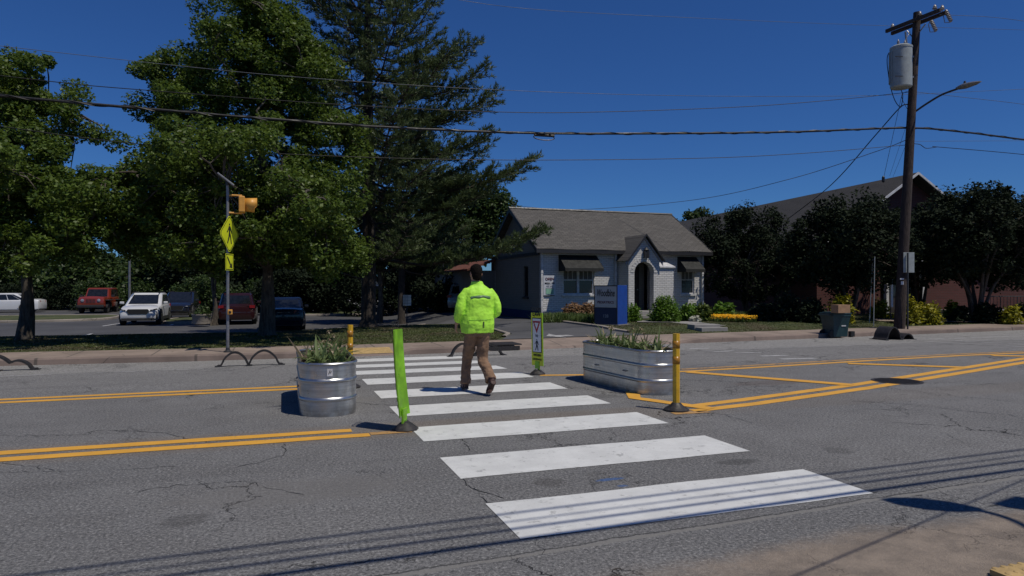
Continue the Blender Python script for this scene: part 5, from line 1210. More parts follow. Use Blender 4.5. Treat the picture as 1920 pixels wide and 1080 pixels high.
# wave-shaped bike-lane dividers: flat strips bent into arches
def waves(lab, u0, u1, v, spec, grp='wavy black lane dividers', wd=.15):
    a, b = G(u0, v), G(u1, v+ (0)); a = Vector((a.x, a.y, H(a.x, a.y))); b = Vector((b.x, a.y+(b.y-a.y)*.25, 0)); L = b.x-a.x
    t = thing('lane_divider', lab, 'lane divider', a, 0, grp)
    m = MB(); n = 60; top = []; 
    for i in range(n+1):
        x = i/n; z = .015
        for (c, hw_, h) in spec:
            d = abs(x-c)/hw_
            if d < 1: z = max(z, .015+h*(math.cos(d*PI/2)**.8)*(1 if d < .75 else (1-d)/.25*.9+.1))
        top.append((x*L, z))
    pts = []
    vs = []
    for i, (x, z) in enumerate(top):
        a_ = top[max(i-1, 0)]; b_ = top[min(i+1, n)]; tx, tz = b_[0]-a_[0], b_[1]-a_[1]; l = math.hypot(tx, tz); nx, nz = -tz/l, tx/l
        for s_, q in ((-1, 0), (1, 0), (1, 1), (-1, 1)): vs.append((x+nx*(.022 if q == 0 else -.012), wd/2*s_, max(.002, z+nz*(.022 if q == 0 else -.014))))
    m.add(vs, [(i*4+j, (i+1)*4+j, (i+1)*4+(j+1) % 4, i*4+(j+1) % 4) for i in range(n) for j in range(4)]+[(0, 1, 2, 3), (n*4, n*4+3, n*4+2, n*4+1)])
    m.build('strip', M['rubber'], t, smooth=60)
    m = MB(); 
    for (x, hx) in ((.0, .05), (L*.48, .06), (L, .05)): m.box((x, 0, .008), (hx*2, wd*1.25, .016)); 
    for (x) in (.0, L*.48, L): m.lathe([(.018, .016), (.018, .028), (.004, .03)], (x, .05, 0), 6)
    m.build('foot_plate', M['dark_steel'], t); return t
waves('wavy black divider of two arches in front of the crossing sign post', 408, 530, 688, [(.26, .22, .26), (.71, .25, .28)])
waves('wavy black divider in the gutter cut off by the left edge', -75, 54, 698, [(.42, .3, .28), (.75, .2, .17)])
waves('wavy black divider of two arches behind the walking person', 843, 958, 669, [(.24, .22, .27), (.72, .26, .25)])
waves('wide wavy black divider near the utility pole, tall arch and low hump', 1648, 1722, 637, [(.30, .26, .36), (.80, .2, .15)], wd=.5)
# storm drain in the far kerb
sd_ = G(945, 660); k = yk(sd_.x); m = MB(); m.bb(sd_.x-.72, sd_.x+.52, k-.018, k+.02, -.09, .012); m.bb(sd_.x-.78, sd_.x+.58, k+.0, k+.75, .032, .06)
tag(m.build('storm_drain', M['iron']), 'dark storm drain inlet set in the far kerb right of the walking person', 'storm drain')
# manhole cover
mh = G(1682, 715); m = MB(); m.lathe([(.37, -.02), (.37, .006), (.335, .007), (.33, .004)], (0, 0, 0), 28); t = thing('manhole_cover', 'round iron manhole cover at the yellow double line', 'manhole cover', (mh.x, mh.y, mh.z+.002))
m.build('rim', M['iron'], t); m = MB(); m.lathe([(.325, -.01), (.325, .005)], (0, 0, 0), 28)
for i in range(-8, 9):
    for j in range(-8, 9):
        if math.hypot(i, j) < 8.2: m.box((i*.038, j*.038, .0075), (.022, .022, .006))
m.build('lid', M['iron'], t)

# yellow flexible posts
def post(lab, p, h=.93):
    t = thing('flexible_post', lab, 'traffic post', p, random.uniform(0, .5), 'yellow flexible posts')
    m = MB(); m.lathe([(.155, 0), (.155, .02), (.13, .035), (.075, .07), (.06, .09), (.045, .1)], (0, 0, 0), 10); m.build('base', M['rubber'], t, smooth=30)
    m = MB(); r = .042; m.tube([(0, 0, .08), (0, 0, h-.1), (.002, 0, h)], [r, r*1.02, r*1.02], 8); m.build('tube', M['post_yellow'], t, smooth=30)
    m = MB()
    for z in (h-.13, h-.32): m.tube([(0, 0, z-.045), (0, 0, z+.045)], r*1.07, 8)
    m.build('band', M['post_band'], t, smooth=30); return t
post('yellow flexible post with amber bands beside the right steel planter', G(1268, 770))
post('yellow flexible post rising behind the left steel planter', Vector((1.12, 10.45, zroad(0, 10.45))), .93)

# in-street crossing signs
def street_sign(lab, p, ang, lean, bow, tw=0):
    t = thing('crossing_paddle', lab, 'sign', p, 0, 'in-street crossing signs')
    nn = Vector((math.cos(ang), math.sin(ang), 0)); ax = Vector((-nn.y, nn.x, 0)); W, z0, z1 = .29, .15, 1.05
    def pt(a, z, o=0.0):                                # on the leaning, bowed and twisted panel
        q = (z-z0)/(z1-z0); an = ang+tw*q; n2 = Vector((math.cos(an), math.sin(an), 0)); a2 = Vector((-n2.y, n2.x, 0))
        return a2*a+n2*(o+.03*(1-(a/W*2)**2)*(1 if bow else 0))+Vector((lean[0]*z, lean[1]*z, 0))+Vector((0, 0, z))+n2*bow*math.sin(q*PI)*.5
    m = MB(); n = 14; k = 6
    for o, s_ in ((.0, 1), (-.012, -1)):
        vs = [pt(-W/2+W*j/k, z0+(z1-z0)*i/n, o) for i in range(n+1) for j in range(k+1)]
        m.add(vs, [((i*(k+1)+j), (i*(k+1)+j+1), ((i+1)*(k+1)+j+1), ((i+1)*(k+1)+j)) if s_ > 0 else (((i+1)*(k+1)+j), ((i+1)*(k+1)+j+1), (i*(k+1)+j+1), (i*(k+1)+j)) for i in range(n) for j in range(k)], 0 if s_ > 0 else 1)
    c = (k+1)*(n+1)
    ed = [i*(k+1) for i in range(n+1)], [i*(k+1)+k for i in range(n+1)]
    for e_ in ed:
        for a, b in zip(e_[:-1], e_[1:]): m.f.append((a, b, b+c, a+c)); m.mi.append(1)
    for i in (0, n):
        for j in range(k): a = i*(k+1)+j; m.f.append((a, a+1, a+1+c, a+c)); m.mi.append(1)
    pn = m.build('panel', [M['sign_lime'], M['sign_back']], t, smooth=60, recalc=False)
    def patch(name, mat, poly, z, o, par=pn, hgt=1):
        mm = MB(); zs = [q[1]+z for q in poly]; vs = [pt(x, z+y, o) for x, y in poly]; mm.add(vs, [tuple(range(len(vs)))]); return mm.build(name, mat, par, recalc=False)
    def grid(name, mat, x0, x1, za, zb, o, nn_=8):
        mm = MB(); vs = [pt(x0+(x1-x0)*j/4, za+(zb-za)*i/nn_, o) for i in range(nn_+1) for j in range(5)]; mm.add(vs, [(i*5+j, i*5+j+1, (i+1)*5+j+1, (i+1)*5+j) for i in range(nn_) for j in range(4)]); return mm.build(name, mat, pn, recalc=False)
    grid('border', M['black'], -W*.40, W*.40, .37, .965, .004); grid('white_field', M['sign_white'], -W*.36, W*.36, .385, .95, .006)
    zt = .91; patch('yield_triangle', M['sign_red'], [(-.10, 0), (.10, 0), (0, -.21)][::-1], zt, .0085); patch('triangle_centre', M['sign_white'], [(-.055, -.03), (.055, -.03), (0, -.14)][::-1], zt, .0105)
    def put(o_):
        for v in o_.data.vertices: x, z, y = v.co.x, v.co.y, v.co.z; v.co = pt(x, z, .009+y)
    for tx, z, s_, bd in (('STATE', 1.105, .085, .003), ('LAW', 1.02, .085, .003), ('TO', .655, .055, .002), ('WITHIN', .325, .055, .002), ('CROSSWALK', .255, .042, .0015)):
        o_ = text_mesh(tx, s_, M['black'], 'lettering', pn, Matrix.Translation((0, z, 0)), sx=1.1 if tx in ('STATE', 'LAW') else .95, bold=bd, depth_=.0008); put(o_)
    mm = MB(); s_ = .115; c_ = []
    fo = figure(pn, Vector((0, 0, 0)), Vector((0, 0, 1)), Vector((1, 0, 0)), s_, th=.0008)
    for v in fo.data.vertices: pass
    # the helper cuts in the x/z plane: remap onto the panel
    bpy.data.objects.remove(fo)
    mm = MB(); q = [(.09*math.cos(a), .80+.09*math.sin(a)) for a in [2*PI*i/10 for i in range(10)]]
    for i, pp in enumerate([q, [(-.10, .66), (-.10, .12), (.10, .12), (.12, .66)], [(-.10, .15), (-.18, -.25), (-.40, -.76), (-.28, -.80), (-.02, -.30), (.10, .15)], [(-.08, .15), (.10, -.30), (.22, -.82), (.36, -.80), (.24, -.25), (.10, .15)],
                    [(-.10, .66), (-.32, .30), (-.46, .18), (-.42, .10), (-.28, .20), (-.02, .5)], [(.12, .66), (.30, .34), (.42, .08), (.34, .02), (.22, .22), (.05, .45)]]):
        mm.add([pt(x*s_, .50+y*s_, .009+.0004*i) for x, y in pp], [tuple(range(len(pp)))])
    mm.build('pedestrian_symbol', M['black'], pn, recalc=False)
    m = MB(); m.box((lean[0]*.15, lean[1]*.15, .145), (.02, .11, .16), rz=ang); m.build('stem', M['sign_back'], t)
    m = MB(); m.lathe([(.14, 0), (.14, .015), (.12, .03), (.07, .07), (.045, .085)], (0, 0, 0), 8); m.build('base', M['rubber'], t, smooth=30)
    m = MB(); m.box((0, 0, .09), (.05, .06, .02), rz=ang); m.build('clamp', M['chrome'], t); return t
street_sign('green crossing paddle seen from its edge, bent, by the near yellow line', G(760, 806), R(149), (-.080, .0), .02, .08)
street_sign('lime STATE LAW crossing paddle facing left beside the far planter', G(1008, 702), R(200), (-.012, .01), .0)

# galvanised stock tanks with plants
def tank(lab, c, rz, seed, dry, cnt):
    t = thing('tank_planter', lab, 'planter', c, rz, 'galvanised tank planters'); W, Lh, Hh = .325, 1.02, .62
    def ring(off_, z, n=64):
        out = []
        for i in range(n):
            a = 2*PI*i/n; r = W+off_; x = r*math.cos(a); y = r*math.sin(a)+(Lh-W)*(1 if math.sin(a) > 0 else -1)
            out.append((x, y, z))
        return out
    prof = [(0, .0), (.0, .012), (.0, .17)]+[(.013*math.sin(PI*i/6), .17+.05*i/6) for i in range(7)]+[(0, .23), (0, .385)]+[(.013*math.sin(PI*i/6), .385+.05*i/6) for i in range(7)]+[(0, .445), (0, Hh-.03)]
    m = MB(); m.loft([ring(o, z) for o, z in prof], cap=False); m.add(ring(0, 0), [tuple(range(63, -1, -1))]); m.build('tank_wall', M['galv'], t, smooth=35, recalc=False)
    m = MB(); rr = [ring(.018*math.cos(a), Hh-.015+.018*math.sin(a)) for a in [2*PI*i/8 for i in range(9)]]; m.loft(rr, cap=False); m.build('rolled_rim', M['galv'], t, smooth=60)
    m = MB(); m.loft([ring(-.004, Hh-.03), ring(-.006, .50)], cap=False); m.build('inner_wall', M['galv'], t, smooth=60)
    m = MB(); q = ring(-.01, .555); m.add(q+[(0, 0, .57)], [(i, (i+1) % 64, 64) for i in range(64)]); m.build('soil', M['soil'], t, smooth=True)
    rs = random.Random(seed)
    m = MB(); md = MB(); 
    def strap(mb, p, az, ln, up_, w_, curl):
        pts = []; n = 6; d = Vector((math.cos(az), math.sin(az), 0)); s_ = Vector((-d.y, d.x, 0)); q = Vector(p); a = up_
        for i in range(n+1): pts.append(q.copy()); q = q+(d*math.cos(a)+Vector((0, 0, math.sin(a))))*ln/n; a -= curl/n
        vs = []
        for i, q in enumerate(pts): ww = w_*(1-(i/n)**2.2)*(.6+.8*min(1, i/n*3+.2))+.001; vs += [q-s_*ww+Vector((0, 0, ww*.5)), q, q+s_*ww+Vector((0, 0, ww*.5))]
        mb.add(vs, [(i*3+j, i*3+j+1, i*3+j+4, i*3+j+3) for i in range(n) for j in range(2)])
    for i in range(cnt):
        y = rs.uniform(-.92, .92); x = rs.uniform(-.25, .25)
        if abs(y) > .7: x *= .6
        d = rs.random() < dry; k = rs.randint(5, 9)
        for j in range(k): strap(md if d else m, (x+rs.uniform(-.03, .03), y+rs.uniform(-.03, .03), .55), rs.uniform(0, 6.28), rs.uniform(.10, .30)*(1 if rs.random() < .93 else 1.6), rs.uniform(.7, 1.5), rs.uniform(.009, .019), rs.uniform(.2, 2.2))
    m.build('green_leaves', M['tank_leaf'], t, recalc=False); md.build('dry_leaves', M['dry_leaf'], t, recalc=False)
    m = MB(); mh_ = MB() # flower stalks
    for i in range(9 if dry > .3 else 12):
        x, y = rs.uniform(-.22, .22), rs.uniform(-.85, .85); h = rs.uniform(.16, .36); lx_, ly = rs.uniform(-.1, .1), rs.uniform(-.1, .1)
        pts = [Vector((x, y, .55)), Vector((x+lx_*.5, y+ly*.4, .55+h*.6)), Vector((x+lx_, y+ly, .55+h))]; m.tube(pts, .006, 5)
        for j in range(7): a = rs.uniform(0, 6.28); strap(mh_, pts[-1]-Vector((0, 0, .02)), a, rs.uniform(.03, .06), rs.uniform(-.4, 1.2), .009, 1.4)
    m.build('flower_stalk', M['tank_leaf'], t, recalc=False); mh_.build('dead_blooms', M['dry_leaf'], t, recalc=False)
    m = MB(); m.lathe([(.04, 0), (.045, .03), (.02, .045)], (0, 0, 0), 8); m.v = [(x, Lh+z*1.0+.0, .09+y) for x, y, z in m.v]; m.build('drain_plug', M['steel'], t)
    m = MB(); 
    for y in (-.45, .35): m.tube([(-W-.004, y-.05, .30), (-W-.02, y-.04, .29), (-W-.02, y+.04, .29), (-W-.004, y+.05, .30)], .006, 5)
    m.build('handle', M['steel'], t); return t, strap
pL = Vector((.665, 9.19, 0)); pR = Vector((5.10, 9.28, 0))
tL, strap = tank('galvanised steel tank planter left of the crosswalk with straggly leaves and a white sticker', pL, R(-1.0), 5, .32, 46)
m = MB(); m.box((0, -1.037, .515), (.062, .0015, .085)); stk = m.build('sticker', M['sticker'], tL); m = MB(); m.tube([(-.014, -1.0385, .495), (.002, -1.0385, .54), (.004, -1.0385, .50), (.018, -1.0385, .528)], .004, 4); m.build('lettering', M['dark_steel'], stk)
m = MB(); strap(m, (.0, -.45, .55), .6, .42, 1.15, .017, .3); strap(m, (-.02, -.42, .55), 2.2, .30, 1.25, .016, .4); strap(m, (.02, -.6, .55), .3, .46, .75, .015, .5); m.build('tall_leaves', M['tank_leaf'], tL, recalc=False)
tR, _ = tank('galvanised steel tank planter right of the crosswalk with low green plants, beside the yellow post', pR, R(4.0), 12, .26, 52)

# wheeled bin with a brown box on its lid
wb = G(1566, 626); s_ = depth(wb)/F
t = thing('wheelie_bin', 'dark teal wheeled bin on the far pavement left of the utility pole', 'bin', wb, -TH*.3)
m = MB(); Wt, Wb, Hb = 37*s_/2, 30*s_/2, 44*s_
m.loft([[(-Wb, -Wb, .04), (Wb, -Wb, .04), (Wb, Wb, .04), (-Wb, Wb, .04)], [(-Wb*1.06, -Wb*1.06, Hb*.5), (Wb*1.06, -Wb*1.06, Hb*.5), (Wb*1.06, Wb*1.06, Hb*.5), (-Wb*1.06, Wb*1.06, Hb*.5)], [(-Wt, -Wt, Hb-.06), (Wt, -Wt, Hb-.06), (Wt, Wt, Hb-.06), (-Wt, Wt, Hb-.06)], [(-Wt*1.04, -Wt*1.04, Hb-.06), (Wt*1.04, -Wt*1.04, Hb-.06), (Wt*1.04, Wt*1.04, Hb-.06), (-Wt*1.04, Wt*1.04, Hb-.06)], [(-Wt*1.04, -Wt*1.04, Hb), (Wt*1.04, -Wt*1.04, Hb), (Wt*1.04, Wt*1.04, Hb), (-Wt*1.04, Wt*1.04, Hb)]])
m.build('bin_body', M['bin'], t, bevel=.015)
m = MB(); m.box((0, 0, Hb+.025), (Wt*2.16, Wt*2.16, .045)); m.box((-Wt*.2, 0, Hb+.06), (Wt*1.5, Wt*1.5, .03)); m.build('lid', M['bin'], t, bevel=.02)
for sx in (-1,): 
    for sy in (-1, 1): m = MB(); m.lathe([(.12, -.03), (.13, -.02), (.13, .02), (.12, .03)], (0, 0, 0), 16); m.v = [(sx*(Wb+.02)+x*1.0, sy*Wb*.85+z, .125+y) for x, y, z in m.v]; m.build('wheel', M['tyre'], t, smooth=30)
m = MB(); m.box((Wb*.35, -Wb*1.07-.004, Hb*.52), (.16, .012, .035)); m.build('pocket', M['white_trim'], t)
m = MB(); m.tube([(-Wt*.9, Wt*.8, Hb-.03), (-Wt*1.35, Wt*.8, Hb-.01), (-Wt*1.35, -Wt*.8, Hb-.01), (-Wt*.9, -Wt*.8, Hb-.03)], .016, 6); m.build('handle', M['bin'], t)
m = MB(); bc = wb+Vector((.10, -.12, Hb+.15-.35*0)); m.box(P(1576, 579, depth(wb)-.42), (26*s_, .32, 15*s_), rz=-.08); tag(m.build('cardboard_box', M['cardboard'], bevel=.006), 'flattened brown cardboard box lying over the edge of the bin lid', 'box')
p_ = G(1598, 632); m = MB(); m.box((0, 0, .0), (.16, .12, .17)); t = m.build('valve_box', M['black'], bevel=.01); t.location = (p_.x, yk(p_.x)-.02, 0.0); tag(t, 'small black block at the kerb edge right of the bin', 'kerb block')

# blank-backed road sign by the pole and two thin stakes
p_ = G(1702, 617); s_ = depth(p_)/F; t = thing('road_sign', 'grey blank back of a road sign on a post right beside the utility pole', 'sign', p_)
m = MB(); m.tube([(0, 0, -.05), (0, 0, (617-474)*s_)], .028, 8); m.build('post', M['dark_steel'], t)
m = MB(); m.box((.09, .035, (617-492)*s_), (21*s_, .01, 38*s_), rz=-TH*.9); m.build('sign_plate', M['grey_tank'], t, bevel=.02)
for lab, a, b in (('thin pale stake leaning, left of the two near the utility pole', (1630, 605), (1636, 485)), ('straight thin pale stake, right of the two near the utility pole', (1638, 613), (1640, 481))):
    p_ = G(*a); m = MB(); q = P(b[0], b[1], depth(p_)); m.tube([Vector((0, 0, -.1)), q-p_], .016, 6); t = m.build('stake', M['grey_tank']); t.location = p_; tag(t, lab, 'stake', 'thin stakes by the utility pole')
p_ = G(1672, 600); t = thing('white_board', 'narrow white board standing upright just left of the utility pole', 'board', p_); s_ = depth(p_)/F
m = MB(); m.box((0, 0, 50*s_), (.10, .05, 52*s_), rz=-.3); m.build('board', M['white_trim'], t, bevel=.01); m = MB(); m.tube([(0, .05, -.05), (0, .05, 60*s_)], .02, 6); m.build('support', M['dark_steel'], t)
p_ = G(763, 612); s_ = depth(p_)/F; t = thing('notice_board', 'small white gridded notice on a stake right of the dark pine trunks', 'sign', p_)
m = MB(); m.tube([(0, 0, -.05), (0, 0, 58*s_)], .018, 6); m.build('post', M['dark_steel'], t); m = MB(); m.box((0, -.03, 49*s_), (15*s_, .012, 20*s_), rz=-TH); nb_ = m.build('board', M['white_trim'], t)
m = MB()
for i in (-1, 0, 1): m.box((i*4*s_, -.041-i*.0, 49*s_), (.02, .01, 18*s_), rz=-TH); m.box((0, -.042, (49+i*6)*s_), (14*s_, .01, .012), rz=-TH)
m.build('print', M['steel'], nb_)
# lot light pole, round planter pot, white outbuilding beyond the lot
p_ = P(243, 537, 46); p_.z = H(p_.x, p_.y); t = thing('lamp_pole', 'thin grey lamp pole at the back of the parking lot between the trees', 'lamp pole', p_)
m = MB(); m.tube([(0, 0, 0), (0, 0, 5.0)], [.09, .06], 8); m.build('pole', M['steel'], t); m = MB(); m.box((.3, 0, 5.02), (.7, .2, .1)); m.build('lamp_head', M['steel'], t)
p_ = P(378, 600, 33.5); p_.z = H(p_.x, p_.y)+.12; t = thing('concrete_planter', 'round brown planter pot on the lot island right of the white crossover', 'planter', p_)
m = MB(); m.lathe([(.30, 0), (.40, .05), (.43, .42), (.46, .46), (.46, .52), (.40, .52), (.38, .46)], (0, 0, 0), 20); m.build('pot', M['lot_kerb'], t, smooth=35)
cc = unit(12)*.3; cc[:, 2] = np.abs(cc[:, 2])+.5; pp, aa, bb_ = leafcloud(cc, np.full(12, .22), 40, .07); quads('foliage', pp, aa, bb_, M['leaf_far'], t, .3)
tree('broadleaf_tree', 'small thin-trunked tree on the lot island behind the planter pot', 'tree', P(400, 600, 34.5).xy.to_3d()+Vector((0, 0, -.38)), P(402, 470, 34.5), .13, [lob(400, 460, 34.5, 60, 45), lob(370, 480, 34, 40, 28)], 55, 130, .11, M['leaf_far'], M['bark'], None, .35, .6, 6)
ob = thing('outbuilding', 'low white building glimpsed through the trees beyond the parking lot', 'building', (-2, 66, -.5))
m = MB(); m.bb(-9, 12, 0, 8, 0, 2.6); m.build('wall', M['white_trim'], ob); m = MB(); m.bb(-9.4, 12.4, -.5, 8.4, 2.605, 2.9); m.build('roof', M['church_roof'], ob)
m = MB(); m.bb(-4, -3, -.04, -.004, 0, 2.1); m.bb(6, 7.5, -.04, -.004, .9, 1.9); m.build('openings', M['glass'], ob)

# ------------------------------------------------------------------ cars
def car(name, lab, cat, loc, rz, body, kind='suv', grp='cars parked in the lot', detail=True):
    """length along +x (front), width along y, wheels on z=0"""
    t = thing(name, lab, cat, loc, rz, grp)
    K = {'suv': dict(L=4.45, W=1.84, H=1.60, hood=.97, belt=1.03, nose=.74, tail=.95, ws=(1.0, -.02), rw=(-1.95, -2.12), gc=.25, wb=1.32, wr=.36, zb=.24),
         'sedan': dict(L=4.7, W=1.84, H=1.44, hood=.92, belt=.95, nose=.68, tail=.98, ws=(1.0, .2), rw=(-1.1, -1.85), gc=.17, wb=1.38, wr=.33, zb=.17),
         'jeep': dict(L=4.2, W=1.80, H=1.84, hood=1.16, belt=1.18, nose=1.08, tail=1.18, ws=(.55, .35), rw=(-2.0, -2.05), gc=.42, wb=1.25, wr=.42, zb=.42)}[kind]
    L, W, Hh = K['L'], K['W'], K['H']; jp = kind == 'jeep'
    st = [(-.5, .80 if not jp else .93, K['tail']-.22, K['zb']+.12), (-.49, .92 if not jp else .96, K['tail']-.06, K['zb']+.04), (-.44, .98, K['tail'], K['zb']), (-.3, 1, K['belt'], K['zb']), (-.1, 1, K['belt'], K['zb']), (.1, 1, K['belt']-.01, K['zb']), (.2, 1, K['hood']+.01, K['zb']), (.33, .985, K['hood']-.03, K['zb']), (.43, .95 if not jp else .96, K['nose']+.12, K['zb']), (.485, .86 if not jp else .95, K['nose'], K['zb']+.03), (.5, .74 if not jp else .93, K['nose']-.14, K['zb']+.14)]
    m = MB(); rings = []
    for fx_, fw_, zt, zb in st:
        w2 = W/2*fw_; zs_ = zb+(zt-zb)*.55
        rings.append([(fx_*L, y, z) for y, z in ((-w2*.9, zb), (-w2*.985, zb+.07), (-w2, zs_), (-w2*.965, zt-.09), (-w2*.90, zt-.02), (-w2*.5, zt+.025), (0, zt+.035), (w2*.5, zt+.025), (w2*.90, zt-.02), (w2*.965, zt-.09), (w2, zs_), (w2*.985, zb+.07), (w2*.9, zb))])
    m.loft(rings); bd = m.build('body', body, t, smooth=32)
    # cabin
    gc = K['gc']; zb = K['belt']-.01; zt = Hh; f0, f1 = K['ws']; r1, r0 = K['rw']; w0, w1 = W/2*.93, W/2*(.93-gc*.62)
    if jp: f0, f1 = .62, .42; w1 = W/2*.84
    bot = [(f0, -w0*.92), (f0-.15, -w0), (r0+.1, -w0), (r0, -w0*.92), (r0, w0*.92), (r0+.1, w0), (f0-.15, w0), (f0, w0*.92)]
    top = [(f1-.25, -w1*.9), (f1-.4, -w1), (r1+.18, -w1), (r1+.02, -w1*.9), (r1+.02, w1*.9), (r1+.18, w1), (f1-.4, w1), (f1-.25, w1*.9)]
    if kind == 'sedan': top = [(x+(.35 if x < 0 else -.25), y) for x, y in top]
    def ip(a, b, q, z): return (a[0]+(b[0]-a[0])*q, a[1]+(b[1]-a[1])*q, z)
    m = MB(); m.loft([[ip(a, b, 0, zb-.08) for a, b in zip(bot, top)], [ip(a, b, .93, zt-.06) for a, b in zip(bot, top)], [ip(a, (b[0]*.96, b[1]*.9), 1.0, zt) for a, b in zip(bot, top)]]); cb_ = m.build('cabin', body if not jp else body, t, smooth=30)
    def panel(i, j, q0, q1, a0, a1, o=.008):
        """window between corner columns i and j"""
        A0 = Vector(ip(bot[i], top[i], q0*.93, zb-.08+(zt-.06-zb+.08)*q0)); A1 = Vector(ip(bot[i], top[i], q1*.93, zb-.08+(zt-.06-zb+.08)*q1)); B0 = Vector(ip(bot[j], top[j], q0*.93, zb-.08+(zt-.06-zb+.08)*q0)); B1 = Vector(ip(bot[j], top[j], q1*.93, zb-.08+(zt-.06-zb+.08)*q1))
        q = [A0.lerp(B0, a0), A0.lerp(B0, a1), A1.lerp(B1, a1), A1.lerp(B1, a0)]; n_ = (q[1]-q[0]).cross(q[3]-q[0]).normalized(); c = sum(q, Vector())/4
        if n_.dot(c-Vector((0, 0, c.z))) < 0: n_ = -n_
        mm = MB(); mm.add([p+n_*o for p in q]+[p-n_*.03 for p in q], [(0, 1, 2, 3), (4, 7, 6, 5), (0, 4, 5, 1), (1, 5, 6, 2), (2, 6, 7, 3), (3, 7, 4, 0)]); return mm
    panel(7, 0, .16, .93, .05, .95).build('windscreen', M['glass'], cb_); panel(3, 4, .22, .90, .06, .94).build('rear_window', M['glass'], cb_)
    for (i, j) in ((1, 2), (6, 5)):
        for a, b in ((.10, .46), (.49, .80), (.83, .96)): panel(i, j, .17, .92, a, b).build('side_window', M['glass'], cb_)
    # wheels and arches
    for sx in (-1, 1):
        for sy in (-1, 1):
            r = K['wr']; cx, cy = sx*K['wb'], sy*(W/2-.10)
            m = MB(); m.lathe([(r*.62, -.11), (r*.95, -.115), (r, -.09), (r, .09), (r*.95, .115), (r*.62, .11)], (0, 0, 0), 20); m.v = [(cx+x, cy+z, r+y) for x, y, z in m.v]; wh = m.build('wheel', M['tyre'], t, smooth=30)
            m = MB(); m.lathe([(r*.6, 0), (r*.62, .012), (r*.5, .0)], (0, 0, 0), 18)
            for k in range(5): a = 2*PI*k/5; m.add([(math.cos(a+d)*rr_, math.sin(a+d)*rr_, z) for rr_, d in ((.05*r/.3, .5), (r*.58, .16), (r*.58, -.16), (.05*r/.3, -.5)) for z in (.012,)], [(0, 1, 2, 3)])
            m.v = [(cx+x, cy+sy*(.112+z), r+y) for x, y, z in m.v]; m.build('rim', M['rim'], wh)
            m = MB(); n = 12; vs = []
            for k in range(n+1):
                a = PI*k/n
                for rr_, dy in ((r*1.02, .012), (r*1.24, .012), (r*1.24, -.12), (r*1.02, -.12)): vs.append((cx+math.cos(a)*rr_, sy*(W/2+dy-(.0 if not jp else -.10)), r+math.sin(a)*rr_*(1 if not jp else 1.02)))
            m.add(vs, [(k*4+j, k*4+(j+1) % 4, k*4+4+(j+1) % 4, k*4+4+j) for k in range(n) for j in range(4)]); m.build('wheel_arch', M['cladding'] if kind != 'sedan' else body, t)
    xf = L/2; zn = K['nose']
    if kind == 'suv':
        m = MB(); m.prism([(-.52, .0), (-.42, -.17), (.42, -.17), (.52, 0), (.44, .1), (-.44, .1)], (xf*.985, 0, zn-.03), (0, 1, 0), (0, 0, 1), (1, 0, 0), .035); g = m.build('grille', M['black'], t)
        m = MB(); m.prism([(-.53, .01), (-.43, -.18), (.43, -.18), (.53, .01), (.5, .01), (.41, -.155), (-.41, -.155), (-.5, .01)], (xf*.985, 0, zn-.03), (0, 1, 0), (0, 0, 1), (1, 0, 0), .045); m.build('grille_trim', M['chrome'], g)
        m = MB(); m.box((xf*.99, 0, .30), (.09, W*.80, .13)); m.box((xf*.975, 0, .43), (.09, W*.60, .07)); m.build('bumper_cladding', M['cladding'], t, bevel=.01)
        for s_ in (-1, 1):
            m = MB(); m.prism([(-.17, 0), (.17, .05), (.15, .12), (-.15, .06)] if s_ > 0 else [(-.17, .05), (.17, 0), (.15, .06), (-.15, .12)], (xf*.955, s_*.70, zn-.02), Vector((-.35*s_, 1, 0)).normalized(), (0, 0, 1), (1, 0, 0), .05); hl = m.build('headlight', M['black'], t); m = MB(); m.sphere((xf*.975+.03, s_*.66, zn+.03), (.03, .08, .03), 8, 5); m.build('lens', M['lens'], hl)
            m = MB(); m.prism([(-.10, -.16), (.12, -.13), (.10, .12), (-.03, .05)] if s_ > 0 else [(-.12, -.13), (.10, -.16), (.03, .05), (-.10, .12)], (xf*.935, s_*.76, .45), Vector((-.45*s_, 1, 0)).normalized(), (0, 0, 1), (1, 0, 0), .06); m.build('fog_lamp_surround', M['cladding'], t)
            m = MB(); m.box((f0-.42, s_*(W/2+.10), K['belt']+.07), (.12, .2, .13)); m.build('wing_mirror', body, t, bevel=.03)
            m = MB(); m.bb(-1.7, .15, s_*w1*.86-.02, s_*w1*.86+.02, Hh-.01, Hh+.055); m.build('roof_rail', M['cladding'], t, bevel=.01)
            m = MB(); m.bb(-.95, .95, s_*W/2-.03, s_*W/2+.014, K['zb'], K['zb']+.17); m.build('sill_cladding', M['cladding'], t)
            m = MB(); m.box((-xf*.985, s_*W*.40, .92), (.08, .26, .14)); m.build('tail_light', M['tail'], t)
    elif kind == 'sedan':
        for s_ in (-1, 1):
            m = MB(); m.prism([(-.2, -.03), (.2, -.05), (.17, .09), (-.18, .07)], (-xf*.955, s_*.62, .80), Vector((.3*s_, 1, 0)).normalized(), (0, 0, 1), (-1, 0, 0), .06); m.build('tail_light', M['tail'], t)
            m = MB(); m.prism([(-.2, -.02), (.2, -.04), (.17, .06), (-.18, .05)], (xf*.93, s_*.66, .64), Vector((-.45*s_, 1, 0)).normalized(), (0, 0, 1), (1, 0, 0), .06); m.build('headlight', M['lens'], t)
            m = MB(); m.box((f0-.45, s_*(W/2+.09), K['belt']+.06), (.12, .18, .11)); m.build('wing_mirror', body, t, bevel=.03)
        m = MB(); m.box((-xf*.99, 0, .66), (.04, .34, .16)); m.build('number_plate', M['steel'], t); m = MB(); m.box((-xf*.99, 0, .80), (.04, .5, .02)); m.build('chrome_bar', M['chrome'], t)
